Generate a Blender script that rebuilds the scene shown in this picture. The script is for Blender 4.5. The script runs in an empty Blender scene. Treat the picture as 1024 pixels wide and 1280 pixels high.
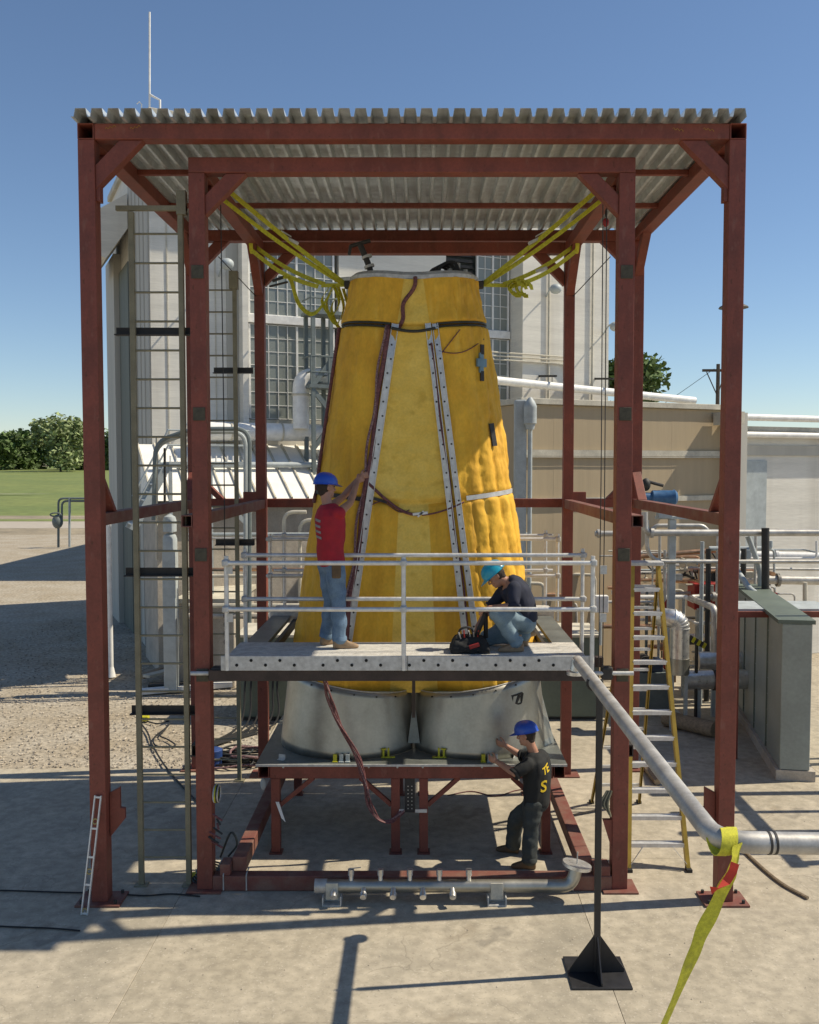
import bpy, bmesh, math, random
from mathutils import Vector, Matrix, Quaternion, noise
R = math.radians
V = Vector
random.seed(7)
scene = bpy.context.scene
COL = scene.collection

# ---------------------------------------------------------------- camera, sky, sun, exposure
F, D0, CAM_H, PX0 = 1166.0, 9.64, 4.65, 526.5      # focal length in photo pixels, metres to the front posts, eye height
TILT = math.atan(60.0 / F)
cam = bpy.data.cameras.new('camera'); cam_ob = bpy.data.objects.new('camera', cam); COL.objects.link(cam_ob)
cam_ob.location = (0, -D0, CAM_H); cam_ob.rotation_euler = (R(90) - TILT, 0, 0)
cam.sensor_fit = 'HORIZONTAL'; cam.sensor_width = 36; cam.lens = 36 * F / 1024
cam.shift_x = -(PX0 - 512) / 1024; cam.clip_end = 5000; cam.clip_start = .05
scene.camera = cam_ob
SUN_AZ, SUN_EL = math.atan2(.993, .116), R(50.0)
to_sun = V((math.sin(SUN_AZ) * math.cos(SUN_EL), math.cos(SUN_AZ) * math.cos(SUN_EL), math.sin(SUN_EL)))
world = bpy.data.worlds.new('World'); scene.world = world; world.use_nodes = True
wn = world.node_tree; bg = wn.nodes['Background']
sky = wn.nodes.new('ShaderNodeTexSky'); sky.sky_type = 'NISHITA'; sky.sun_disc = False
sky.sun_elevation = SUN_EL; sky.sun_rotation = SUN_AZ; sky.altitude = 100; sky.air_density = .95; sky.dust_density = .1; sky.ozone_density = 3.5
wn.links.new(sky.outputs[0], bg.inputs[0]); bg.inputs[1].default_value = .099
sl = bpy.data.lights.new('sun', 'SUN'); sl.energy = 4.65; sl.angle = R(.53); sl.color = (1, .90, .73)
so = bpy.data.objects.new('sun', sl); COL.objects.link(so); so.rotation_euler = to_sun.to_track_quat('Z', 'Y').to_euler(); so.location = to_sun * 40
scene.view_settings.view_transform = 'Standard'; scene.view_settings.look = 'None'
scene.view_settings.exposure = 0.2; scene.view_settings.gamma = 1.0; scene.view_settings.use_curve_mapping = False

def at(px, py, y):
    """world point at depth plane Y=y that the photograph shows at (px,py)"""
    u, v = (px - PX0) / F, (640 - py) / F
    d = V((u, math.cos(TILT) + v * math.sin(TILT), -math.sin(TILT) + v * math.cos(TILT)))
    return V((0, -D0, CAM_H)) + d * ((y + D0) / d.y)
def gnd(px, py, z=0.0):
    u, v = (px - PX0) / F, (640 - py) / F
    d = V((u, math.cos(TILT) + v * math.sin(TILT), -math.sin(TILT) + v * math.cos(TILT)))
    return V((0, -D0, CAM_H)) + d * ((z - CAM_H) / d.z)

# ---------------------------------------------------------------- materials
MATS = {}
def mat(name, col, rough=.6, metal=0., var=.18, scale=6., col2=None, bump=.0, bscale=40., stretch=(1, 1, 1),
        thr=(.35, .65), island=0., alpha=1., trans=0., fine=.0, bdist=.02, spec=None):
    if name in MATS: return MATS[name]
    m = bpy.data.materials.new(name); m.use_nodes = True; nt = m.node_tree; N = nt.nodes; L = nt.links
    p = N['Principled BSDF']; p.inputs['Metallic'].default_value = metal; p.inputs['Roughness'].default_value = rough
    if spec is not None: p.inputs['Specular IOR Level'].default_value = spec
    if trans: p.inputs['Transmission Weight'].default_value = trans
    tc = N.new('ShaderNodeTexCoord'); mp = N.new('ShaderNodeMapping'); mp.inputs['Scale'].default_value = stretch
    L.new(tc.outputs['Object'], mp.inputs[0])
    n1 = N.new('ShaderNodeTexNoise'); n1.inputs['Scale'].default_value = scale; n1.inputs['Detail'].default_value = 6; n1.inputs['Roughness'].default_value = .6
    L.new(mp.outputs[0], n1.inputs[0])
    rp = N.new('ShaderNodeValToRGB'); c = V(col); c2 = V(col2) if col2 else c * (1 - var)
    rp.color_ramp.elements[0].position = thr[0]; rp.color_ramp.elements[1].position = thr[1]
    c1 = c if col2 else c * (1 + var * .6)
    rp.color_ramp.elements[0].color = (*c2, 1); rp.color_ramp.elements[1].color = (*c1, 1)
    L.new(n1.outputs[0], rp.inputs[0]); out = rp.outputs[0]
    if fine:
        n3 = N.new('ShaderNodeTexNoise'); n3.inputs['Scale'].default_value = scale * 14; n3.inputs['Detail'].default_value = 4
        L.new(mp.outputs[0], n3.inputs[0])
        mr = N.new('ShaderNodeMapRange'); mr.inputs[1].default_value = .3; mr.inputs[2].default_value = .7
        mr.inputs[3].default_value = 1 - fine; mr.inputs[4].default_value = 1 + fine
        L.new(n3.outputs[0], mr.inputs[0])
        mx = N.new('ShaderNodeVectorMath'); mx.operation = 'SCALE'; L.new(out, mx.inputs[0]); L.new(mr.outputs[0], mx.inputs['Scale']); out = mx.outputs[0]
    if island:
        g = N.new('ShaderNodeNewGeometry'); mr = N.new('ShaderNodeMapRange'); mr.inputs[3].default_value = 1 - island; mr.inputs[4].default_value = 1 + island
        L.new(g.outputs['Random Per Island'], mr.inputs[0])
        mx = N.new('ShaderNodeVectorMath'); mx.operation = 'SCALE'; L.new(out, mx.inputs[0]); L.new(mr.outputs[0], mx.inputs['Scale']); out = mx.outputs[0]
    L.new(out, p.inputs['Base Color'])
    rr = N.new('ShaderNodeMapRange'); rr.inputs[3].default_value = max(0, rough - .1); rr.inputs[4].default_value = min(1, rough + .12)
    L.new(n1.outputs[0], rr.inputs[0]); L.new(rr.outputs[0], p.inputs['Roughness'])
    if bump:
        n2 = N.new('ShaderNodeTexNoise'); n2.inputs['Scale'].default_value = bscale; n2.inputs['Detail'].default_value = 5
        L.new(mp.outputs[0], n2.inputs[0])
        b = N.new('ShaderNodeBump'); b.inputs['Strength'].default_value = bump; b.inputs['Distance'].default_value = bdist
        L.new(n2.outputs[0], b.inputs['Height']); L.new(b.outputs[0], p.inputs['Normal'])
    MATS[name] = m; return m

def streaks(m, col, scale=(3, 3, .25), thr=(.58, .75), amt=.8):
    """rust or dirt that runs down a wall, on top of the material's colour"""
    nt = m.node_tree; N = nt.nodes; L = nt.links; p = N['Principled BSDF']
    src = p.inputs['Base Color'].links[0].from_socket
    tc = N.new('ShaderNodeTexCoord'); mp = N.new('ShaderNodeMapping'); mp.inputs['Scale'].default_value = scale
    L.new(tc.outputs['Object'], mp.inputs[0])
    n = N.new('ShaderNodeTexNoise'); n.inputs['Scale'].default_value = 1; n.inputs['Detail'].default_value = 7; L.new(mp.outputs[0], n.inputs[0])
    r = N.new('ShaderNodeMapRange'); r.inputs[1].default_value = thr[0]; r.inputs[2].default_value = thr[1]; r.inputs[4].default_value = amt
    L.new(n.outputs[0], r.inputs[0])
    mx = N.new('ShaderNodeMix'); mx.data_type = 'RGBA'; L.new(r.outputs[0], mx.inputs[0]); L.new(src, mx.inputs[6]); mx.inputs[7].default_value = (*col, 1)
    L.new(mx.outputs[2], p.inputs['Base Color']); return m

red = streaks(mat('red_oxide_steel', (.215, .056, .036), .6, 0, .22, 3.0, bump=.05, bscale=60, fine=.10), (.085, .03, .02), (5, 5, .8), (.55, .8), .55)
streaks(red, (.27, .12, .085), (14, 14, 5), (.60, .72), .45); streaks(red, (.10, .032, .015), (30, 30, 12), (.66, .70), .7)
redd = mat('dusty_red_steel', (.175, .05, .036), .65, 0, .3, 5, col2=(.20, .105, .075), bump=.05, fine=.1)
galv = streaks(mat('galvanised_deck', (.64, .69, .71), .36, .4, .2, 9, bump=.03, bscale=90, fine=.06), (.40, .43, .43), (9, .35, 3), (.48, .66), .7)
alu = mat('aluminium', (.70, .70, .68), .45, .5, .15, 14, fine=.06, bump=.02)
aludull = mat('dull_aluminium', (.55, .55, .53), .55, .35, .2, 18, fine=.12, bump=.04, bscale=150)
alusheet = streaks(mat('brushed_aluminium_sheet', (.44, .425, .37), .42, .9, .22, 2.5, bump=.02, bscale=30, fine=.05), (.30, .29, .25), (3, 3, .7), (.5, .75), .55)
steelpipe = mat('stainless_pipe', (.52, .50, .46), .48, .45, .25, 5, fine=.08, bump=.02)
chrome = mat('polished_fitting', (.74, .73, .70), .30, .75, .2, 12)
darksteel = mat('dark_steel', (.045, .042, .038), .6, .2, .3, 8, bump=.05, fine=.1)
brownsteel = mat('brown_beam_steel', (.050, .034, .028), .6, .1, .35, 6, fine=.15)
olive = mat('olive_painted_ladder', (.235, .215, .14), .6, 0, .2, 5, fine=.1)
oliveclamp = mat('weathered_olive_plate', (.085, .075, .05), .7, .1, .4, 14)
black = mat('black_rubber', (.016, .016, .016), .6, 0, .2, 20)
blackpaint = mat('black_paint', (.022, .022, .024), .45, 0, .2, 10, fine=.1)
hole = mat('hole_shadow', (.012, .012, .012), .9, 0, .1, 10)
foam = mat('sprayed_foam', (.84, .49, .045), .8, 0, .2, 2.6, col2=(.68, .36, .025), bump=.35, bscale=20, stretch=(1, 1, .6), fine=.07, bdist=.02)
streaks(foam, (.46, .22, .02), (6, 6, .5), (.56, .74), .55); streaks(foam, (.86, .58, .11), (9, 9, 1.0), (.60, .74), .5)
foamc = mat('pale_sprayed_foam', (.90, .64, .14), .85, 0, .15, 3, col2=(.80, .53, .085), bump=.45, bscale=16, fine=.07, bdist=.02)
streaks(foamc, (.55, .34, .04), (5, 5, 7), (.56, .70), .5)
cablered = mat('braided_red_cable', (.20, .075, .07), .7, 0, .4, 45, col2=(.10, .035, .04), thr=(.42, .58))
cablegrey = mat('mixed_wire_bundle', (.30, .20, .19), .7, 0, .4, 60, col2=(.13, .05, .06), thr=(.42, .58))
hose = mat('dark_hose', (.03, .035, .03), .5, 0, .3, 30)
yellow = streaks(mat('yellow_strap', (.62, .59, .05), .85, 0, .22, 30, bump=.25, bscale=250, fine=.2), (.36, .33, .06), (14, 14, 14), (.58, .7), .5)
yellowtag = mat('yellow_paint', (.50, .46, .02), .5, 0, .15, 20)
redtag = mat('red_tag', (.62, .045, .02), .6, 0, .15, 20)
fibre = mat('yellow_fibreglass', (.40, .27, .035), .5, 0, .15, 8, fine=.06)
concrete = mat('pad_concrete', (.45, .395, .30), .85, 0, .2, .55, col2=(.35, .305, .225), bump=.2, bscale=45, fine=.2, bdist=.008)
streaks(concrete, (.22, .20, .155), (.8, .8, .8), (.55, .72), .55)
streaks(concrete, (.50, .44, .34), (2.6, 2.6, 2.6), (.60, .70), .25)
streaks(concrete, (.25, .22, .17), (28, 28, 28), (.58, .66), .45); streaks(concrete, (.58, .52, .42), (40, 40, 40), (.62, .68), .5); streaks(concrete, (.12, .11, .09), (1.25, 1.25, 1.25), (.69, .72), .45); streaks(concrete, (.30, .26, .20), (.5, 5, 5), (.58, .75), .35)
streaks(concrete, (.22, .17, .11), (1.7, 1.7, 1.7), (.66, .78), .4)
def cracks(m, scale, width, col, amt):
    nt = m.node_tree; N = nt.nodes; L = nt.links; p = N['Principled BSDF']; src = p.inputs['Base Color'].links[0].from_socket
    tc = N.new('ShaderNodeTexCoord'); n = N.new('ShaderNodeTexNoise'); n.inputs['Scale'].default_value = 2.2; n.inputs['Detail'].default_value = 5; L.new(tc.outputs['Object'], n.inputs[0])
    mv = N.new('ShaderNodeVectorMath'); mv.operation = 'MULTIPLY_ADD'; L.new(n.outputs['Color'], mv.inputs[0]); mv.inputs[1].default_value = (.5, .5, .5); L.new(tc.outputs['Object'], mv.inputs[2])
    v = N.new('ShaderNodeTexVoronoi'); v.feature = 'DISTANCE_TO_EDGE'; v.inputs['Scale'].default_value = scale; L.new(mv.outputs[0], v.inputs[0])
    r = N.new('ShaderNodeMapRange'); r.inputs[1].default_value = 0; r.inputs[2].default_value = width; r.inputs[3].default_value = amt; r.inputs[4].default_value = 0; L.new(v.outputs['Distance'], r.inputs[0])
    n2 = N.new('ShaderNodeTexNoise'); n2.inputs['Scale'].default_value = .9; L.new(tc.outputs['Object'], n2.inputs[0]); r2 = N.new('ShaderNodeMapRange'); r2.inputs[1].default_value = .5; r2.inputs[2].default_value = .6; L.new(n2.outputs[0], r2.inputs[0])
    mu = N.new('ShaderNodeMath'); mu.operation = 'MULTIPLY'; L.new(r.outputs[0], mu.inputs[0]); L.new(r2.outputs[0], mu.inputs[1])
    mx = N.new('ShaderNodeMix'); mx.data_type = 'RGBA'; L.new(mu.outputs[0], mx.inputs[0]); L.new(src, mx.inputs[6]); mx.inputs[7].default_value = (*col, 1); L.new(mx.outputs[2], p.inputs['Base Color'])
cracks(concrete, .42, .004, (.14, .12, .09), .38)
gravelm = mat('gravel_bed', (.40, .355, .28), .95, 0, .3, .8, col2=(.33, .275, .195), bump=.6, bscale=22, fine=.35, bdist=.03)
stonem = mat('gravel_stones', (.40, .345, .27), .9, 0, .2, 3, island=.45)
grass = mat('mown_grass', (.185, .215, .055), .95, 0, .3, .06, col2=(.14, .18, .045), bump=.3, bscale=6, fine=.2)
dirt = mat('dry_earth', (.30, .25, .17), .95, 0, .3, .3, bump=.3, bscale=12, fine=.2)
leaf = mat('tree_leaves', (.095, .15, .036), .75, 0, .35, .35, island=.45)
leaf2 = mat('pale_tree_leaves', (.24, .29, .12), .75, 0, .35, .35, island=.4)
bark = mat('bark', (.09, .07, .05), .9, 0, .3, 10, bump=.4)
whitewall = streaks(mat('painted_block_wall', (.74, .71, .63), .85, 0, .10, 1.2, bump=.12, bscale=9, stretch=(.25, .25, 3), fine=.05, bdist=.03), (.44, .40, .33), (1.5, 1.5, .12), (.56, .8), .5)
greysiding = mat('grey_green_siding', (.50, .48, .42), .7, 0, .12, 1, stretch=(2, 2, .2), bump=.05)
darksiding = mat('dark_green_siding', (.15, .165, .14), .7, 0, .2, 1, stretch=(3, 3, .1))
leanroof = streaks(mat('white_roof_panel', (.84, .82, .76), .6, 0, .08, 2, fine=.03), (.56, .52, .44), (1, 1, .6), (.6, .8), .4)
rawconc = streaks(mat('rough_concrete_wall', (.47, .42, .35), .9, 0, .18, 3, bump=.3, bscale=14, fine=.12), (.28, .24, .19), (2, 2, .3), (.55, .75), .5)
whitep = mat('white_paint', (.82, .81, .77), .5, 0, .12, 6, fine=.04)
tan = streaks(mat('tan_metal_siding', (.45, .355, .225), .75, 0, .05, 1.2, stretch=(4, 4, .2), bump=.05, bscale=9, fine=.03), (.26, .13, .05), (4, 4, .28), (.62, .78), .6)
tanline = mat('weathered_trim', (.56, .52, .42), .7, 0, .2, 3, fine=.1)
greysteel = mat('grey_blue_painted_steel', (.16, .19, .185), .6, 0, .2, 4, fine=.08)
lightgrey = mat('light_grey_paint', (.42, .46, .46), .55, 0, .15, 5, fine=.06)
greenbox = mat('grey_green_paint', (.125, .155, .125), .55, 0, .15, 1.5, fine=.06, bump=.03)
glass = mat('dusty_window_glass', (.16, .18, .17), .22, 0, .5, .7, col2=(.27, .29, .26), spec=.6)
bluem = mat('blue_motor_paint', (.045, .135, .28), .45, 0, .2, 10)
redp = mat('signal_red_paint', (.34, .02, .016), .5, 0, .2, 8)
copper = mat('copper_pipe', (.55, .33, .20), .35, .8, .2, 8)
plank = mat('gritty_deck_plank', (.55, .53, .48), .8, .1, .2, 12, fine=.3, bump=.2, bscale=160)
wood = mat('weathered_timber', (.30, .23, .15), .85, 0, .3, 5, stretch=(1, 6, 6), fine=.12)
skin = mat('skin', (.42, .215, .14), .55, 0, .12, 14, bump=.04)
tshirt_red = mat('red_cotton', (.36, .016, .028), .85, 0, .15, 10, bump=.1, bscale=60)
tshirt_navy = mat('navy_cotton', (.018, .022, .042), .85, 0, .2, 10, bump=.1, bscale=60)
tshirt_black = mat('black_cotton', (.013, .014, .014), .85, 0, .2, 10, bump=.1, bscale=60)
denim = mat('blue_denim', (.155, .235, .33), .85, 0, .2, 7, col2=(.095, .155, .235), bump=.12, bscale=110, fine=.12)
denimpale = mat('pale_denim', (.21, .29, .34), .85, 0, .2, 7, col2=(.145, .215, .265), bump=.12, bscale=110, fine=.12)
darktrousers = mat('charcoal_work_trousers', (.045, .052, .05), .9, 0, .25, 8, bump=.12, bscale=100, fine=.15)
bootm = mat('tan_leather_boot', (.30, .20, .115), .7, 0, .25, 14)
bootdark = mat('brown_leather_boot', (.13, .082, .04), .7, 0, .25, 14)
hatblue = mat('blue_hard_hat', (.025, .085, .46), .32, 0, .06, 6)
hatteal = mat('turquoise_hard_hat', (.02, .33, .47), .32, 0, .06, 6)
hair_m = mat('dark_brown_hair', (.035, .022, .015), .8, 0, .3, 40, bump=.3, bscale=120)
eye_m = mat('eye', (.02, .015, .012), .3, 0, .1, 5)
greyprint = mat('grey_shirt_print', (.26, .24, .24), .8, 0, .2, 30)
roadm = mat('pale_road', (.42, .37, .30), .9, 0, .1, 1, fine=.1)
coilblue = mat('blue_plastic', (.02, .055, .20), .5, 0, .2, 8)

# ---------------------------------------------------------------- mesh builder
class B:
    def __init__(s): s.v = []; s.f = []
    def add(s, vs, fs):
        o = len(s.v); s.v += [V(x) for x in vs]; s.f += [tuple(i + o for i in f) for f in fs]; return s
    def frame(s, p0, p1, up):
        d = (V(p1) - V(p0)).normalized(); up = V(up)
        if abs(d.dot(up.normalized())) > .98: up = V((0, 1, 0)) if abs(d.y) < .9 else V((1, 0, 0))
        sd = d.cross(up).normalized(); return d, sd, sd.cross(d).normalized()
    def box(s, lo, hi):
        (a, b, c), (d, e, f) = lo, hi
        return s.add([(a, b, c), (d, b, c), (d, e, c), (a, e, c), (a, b, f), (d, b, f), (d, e, f), (a, e, f)],
                     [(0, 3, 2, 1), (4, 5, 6, 7), (0, 1, 5, 4), (1, 2, 6, 5), (2, 3, 7, 6), (3, 0, 4, 7)])
    def beam(s, p0, p1, w, h, up=(0, 0, 1)):
        d, sd, u = s.frame(p0, p1, up); vs = []
        for p in (V(p0), V(p1)):
            for a, b in ((-1, -1), (1, -1), (1, 1), (-1, 1)): vs.append(p + sd * a * w / 2 + u * b * h / 2)
        return s.add(vs, [(0, 3, 2, 1), (4, 5, 6, 7), (0, 1, 5, 4), (1, 2, 6, 5), (2, 3, 7, 6), (3, 0, 4, 7)])
    def tube(s, p0, p1, w, h, t=.008, up=(0, 0, 1)):
        d, sd, u = s.frame(p0, p1, up); vs = []
        for p in (V(p0), V(p1)):
            for k in (0, t):
                for a, b in ((-1, -1), (1, -1), (1, 1), (-1, 1)): vs.append(p + sd * a * (w / 2 - k) + u * b * (h / 2 - k))
        fs = []
        for i in range(4):
            j = (i + 1) % 4
            fs += [(i, j, 8 + j, 8 + i), (4 + j, 4 + i, 12 + i, 12 + j), (j, i, 4 + i, 4 + j), (8 + i, 8 + j, 12 + j, 12 + i)]
        return s.add(vs, fs)
    def angle(s, p0, p1, w, h, t=.01, up=(0, 0, 1), flip=1):
        """L section"""
        d, sd, u = s.frame(p0, p1, up); pr = [(0, 0), (w, 0), (w, t), (t, t), (t, h), (0, h)]; vs = []
        for p in (V(p0), V(p1)):
            for a, b in pr: vs.append(p + sd * flip * (a - w / 2) + u * (b - h / 2))
        n = 6; fs = [tuple(range(n))[::-1], tuple(range(n, 2 * n))] + [(i, (i + 1) % n, n + (i + 1) % n, n + i) for i in range(n)]
        return s.add(vs, fs)
    def channel(s, p0, p1, w, h, t=.01, up=(0, 0, 1)):
        """U section, web on the 'up' side away"""
        d, sd, u = s.frame(p0, p1, up); pr = [(-w / 2, 0), (w / 2, 0), (w / 2, h), (w / 2 - t, h), (w / 2 - t, t), (-w / 2 + t, t), (-w / 2 + t, h), (-w / 2, h)]; vs = []
        for p in (V(p0), V(p1)):
            for a, b in pr: vs.append(p + sd * a + u * b)
        n = 8; fs = [tuple(range(n))[::-1], tuple(range(n, 2 * n))] + [(i, (i + 1) % n, n + (i + 1) % n, n + i) for i in range(n)]
        return s.add(vs, fs)
    def pipe(s, pts, r, n=10, caps=True):
        pts = [V(p) for p in pts]; rs = r if isinstance(r, (list, tuple)) else [r] * len(pts)
        t0 = (pts[1] - pts[0]).normalized(); a = V((0, 0, 1)) if abs(t0.z) < .9 else V((1, 0, 0)); a = (a - t0 * a.dot(t0)).normalized(); vs = []
        for i, p in enumerate(pts):
            t = (pts[min(i + 1, len(pts) - 1)] - pts[max(i - 1, 0)]).normalized()
            a = (a - t * a.dot(t)).normalized(); b = t.cross(a)
            for k in range(n):
                q = 2 * math.pi * k / n; vs.append(p + (a * math.cos(q) + b * math.sin(q)) * rs[i])
        fs = [(i * n + k, i * n + (k + 1) % n, (i + 1) * n + (k + 1) % n, (i + 1) * n + k) for i in range(len(pts) - 1) for k in range(n)]
        if caps: fs += [tuple(range(n))[::-1], tuple(range((len(pts) - 1) * n, len(pts) * n))]
        return s.add(vs, fs)
    def cyl(s, p0, p1, r0, r1=None, n=16): return s.pipe([p0, p1], [r0, r0 if r1 is None else r1], n)
    def prism(s, poly, ext):
        n = len(poly); ext = V(ext); vs = [V(p) for p in poly] + [V(p) + ext for p in poly]
        return s.add(vs, [tuple(range(n))[::-1], tuple(range(n, 2 * n))] + [(i, (i + 1) % n, n + (i + 1) % n, n + i) for i in range(n)])
    def ell(s, c, r, nu=16, nv=10, v0=0., v1=1., M=None):
        c = V(c); r = V(r) if not isinstance(r, (int, float)) else V((r, r, r)); vs = []
        for j in range(nv + 1):
            th = math.pi * (v0 + (v1 - v0) * j / nv)
            for i in range(nu):
                ph = 2 * math.pi * i / nu; q = V((r.x * math.sin(th) * math.cos(ph), r.y * math.sin(th) * math.sin(ph), r.z * math.cos(th)))
                vs.append(c + (M @ q if M else q))
        fs = [(j * nu + i, (j + 1) * nu + i, (j + 1) * nu + (i + 1) % nu, j * nu + (i + 1) % nu) for j in range(nv) for i in range(nu)]
        fs += [tuple(range(nu)), tuple(range(nv * nu, nv * nu + nu))[::-1]]
        return s.add(vs, fs)
    def loft(s, rings):
        """rings: lists of equal point counts, closed ends"""
        n = len(rings[0]); vs = [p for r in rings for p in r]
        fs = [(i * n + k, i * n + (k + 1) % n, (i + 1) * n + (k + 1) % n, (i + 1) * n + k) for i in range(len(rings) - 1) for k in range(n)]
        fs += [tuple(range(n))[::-1], tuple(range((len(rings) - 1) * n, len(rings) * n))]
        return s.add(vs, fs)
    def ribbon(s, pts, w, side, t=.004):
        side = V(side).normalized(); pts = [V(p) for p in pts]
        rings = []
        for i, p in enumerate(pts):
            tg = (pts[min(i + 1, len(pts) - 1)] - pts[max(i - 1, 0)]).normalized(); sd = (side - tg * side.dot(tg)).normalized(); nn = tg.cross(sd)
            rings.append([p + sd * w / 2 + nn * t / 2, p - sd * w / 2 + nn * t / 2, p - sd * w / 2 - nn * t / 2, p + sd * w / 2 - nn * t / 2])
        return s.loft(rings)
    def mesh(s, name, m, smooth=False, origin=None):
        if origin is None:
            lo = V([min(v[i] for v in s.v) for i in range(3)]); hi = V([max(v[i] for v in s.v) for i in range(3)])
            origin = V(((lo.x + hi.x) / 2, (lo.y + hi.y) / 2, lo.z))
        me = bpy.data.meshes.new(name); me.from_pydata([v - origin for v in s.v], [], s.f)
        bm = bmesh.new(); bm.from_mesh(me); bmesh.ops.recalc_face_normals(bm, faces=bm.faces); bm.to_mesh(me); bm.free()
        me.materials.append(m)
        if smooth:
            me.shade_smooth()
            if smooth != 'all': me.set_sharp_from_angle(angle=R(38))
        return me, origin
    def build(s, name, m, parent=None, smooth=False, bevel=0., label=None):
        me, o = s.mesh(name, m, smooth)
        return place(name, me, o, parent, bevel=bevel, label=label)

def place(name, me, loc, parent=None, rot=None, bevel=0., label=None):
    ob = bpy.data.objects.new(name, me); COL.objects.link(ob); ob.location = loc
    if rot is not None: ob.rotation_euler = rot
    if parent is not None:
        ob.parent = parent
        ob.matrix_parent_inverse = Matrix.Translation(-ABS[parent.name])
    ABS[ob.name] = V(loc)
    if bevel:
        b = ob.modifiers.new('bevel', 'BEVEL'); b.width = bevel; b.segments = 2; b.limit_method = 'ANGLE'; b.angle_limit = R(40)
    if label: ob['label'] = label
    return ob
ABS = {}          # every object's own place in the world
def thing(name, label, cat, loc=(0, 0, 0), group=None):
    e = bpy.data.objects.new(name, None); COL.objects.link(e); e.location = loc; e.empty_display_size = .2
    ABS[e.name] = V(loc); e['label'] = label; e['category'] = cat
    if group: e['group'] = group
    return e
def tag(o, label, cat, group=None):
    o['label'] = label; o['category'] = cat
    if group: o['group'] = group
    return o
def struct(o): o['kind'] = 'structure'; return o
def fillet(pts, rad, n=6):
    pts = [V(p) for p in pts]; out = [pts[0]]
    for i in range(1, len(pts) - 1):
        a, b, c = pts[i - 1], pts[i], pts[i + 1]; r = min(rad, (a - b).length * .49, (c - b).length * .49)
        p, q = b + (a - b).normalized() * r, b + (c - b).normalized() * r
        for k in range(n + 1):
            t = k / n; out.append(p * (1 - t) ** 2 + b * 2 * t * (1 - t) + q * t * t)
    out.append(pts[-1]); return out
def spline(pts, n=8):
    pts = [V(p) for p in pts]; P = [pts[0] * 2 - pts[1]] + pts + [pts[-1] * 2 - pts[-2]]; out = []
    for i in range(1, len(P) - 2):
        a, b, c, d = P[i - 1:i + 3]
        for k in range(n):
            t = k / n; out.append(.5 * (2 * b + (c - a) * t + (2 * a - 5 * b + 4 * c - d) * t * t + (3 * b - a - 3 * c + d) * t ** 3))
    out.append(pts[-1]); return out

# ================================================================ SETTING: ground
def sheet(name, poly, m, z=None):
    b = B(); b.add([(x, y, (z if z is not None else 0)) for x, y in poly], [tuple(range(len(poly)))]); return struct(b.build(name, m))
sheet('ground', [(-1500, -400), (1500, -400), (1500, 2500), (-1500, 2500)], dirt, -.06)
sheet('gravel_yard', [(-70, -14), (30, -14), (30, 52), (-70, 52)], gravelm, -.03)
sheet('road', [(-250, 58.5), (120, 58.5), (120, 66.5), (-250, 66.5)], roadm, -.05)
lawn = B()
for j in range(14):
    y = 67 + (430 - 67) * (j / 13) ** 1.5
    for i in range(9): lawn.v.append(V((-420 + 80 * i, y, -.055 + 3.6 * max(0, (y - 75) / 355) ** 1.1 + (.1 * noise.noise(V((i, j * .7, 3))) if j else 0))))
lawn.f = [(j * 9 + i, j * 9 + i + 1, (j + 1) * 9 + i + 1, (j + 1) * 9 + i) for j in range(13) for i in range(8)]
struct(lawn.build('lawn', grass, smooth='all'))
for (a, b_, c, d, z) in ((-62, 95, 9, 1.6, .15), (-50, 72.5, 5, .7, .03), (-75, 120, 22, 1.2, .5)):
    bb = B(); n = 20; bb.add([(a + c * math.cos(i * .314) * (1 + .2 * math.sin(i * 2.3)), b_ + d * math.sin(i * .314), z) for i in range(n)], [tuple(range(n))]); struct(bb.build('bare_patch', roadm))
# concrete pad: slabs with open joints
pad = struct(place('concrete_pad', None, (0, 0, 0)))
def slab(x0, x1, y0, y1):
    g = .002; b = B(); b.box((x0 + g, y0 + g, -.14), (x1 - g, y1 - g, 0)); b.build('slab', concrete, pad, bevel=.003)
for i in range(6):
    for j in range(4):
        x0 = -11.2 + i * 4.3; y0 = -8.6 + j * 3.25
        slab(x0, x0 + 4.3, y0, y0 + 3.25)
for i in range(4):
    for j in range(2):
        x0 = -2.6 + i * 4.3; y0 = 4.4 + j * 3.6
        slab(x0, x0 + 4.3, y0, y0 + 3.6)
# loose stones on the gravel
st = B(); rnd = random.Random(3)
ico = [(0, 0, 1), (.9, 0, .2), (.28, .85, .2), (-.72, .53, .2), (-.72, -.53, .2), (.28, -.85, .2), (0, 0, -.4)]
icf = [(0, 1, 2), (0, 2, 3), (0, 3, 4), (0, 4, 5), (0, 5, 1), (6, 2, 1), (6, 3, 2), (6, 4, 3), (6, 5, 4), (6, 1, 5)]
cnt = 0
while cnt < 9000:
    y = 4.3 + 14 * rnd.random() ** 1.5; x = -11 + 9.2 * rnd.random()
    if x > -2.65 and y < 12 or y < 4.5: continue
    if x < -3.2 - .55 * (y + D0): continue
    r = .012 + .022 * rnd.random() ** 2; q = rnd.random() * 6.28; c, s_ = math.cos(q), math.sin(q); k = .6 + .5 * rnd.random()
    st.add([V((x + r * (a * c - b * s_ * k), y + r * (a * s_ + b * c * k), -.03 + r * .5 + r * .6 * d)) for a, b, d in ico], icf); cnt += 1
for cnt in range(500):
    x, y = -8 + 16 * rnd.random(), -1.8 + 6 * rnd.random(); r = .004 + .006 * rnd.random()
    st.add([V((x + r * a, y + r * b, r * .4 + r * .6 * d)) for a, b, d in ico], icf)
o = st.build('gravel', stonem); o['kind'] = 'stuff'; o['label'] = 'loose pale stones strewn over the yard left of the steel frames'

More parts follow.
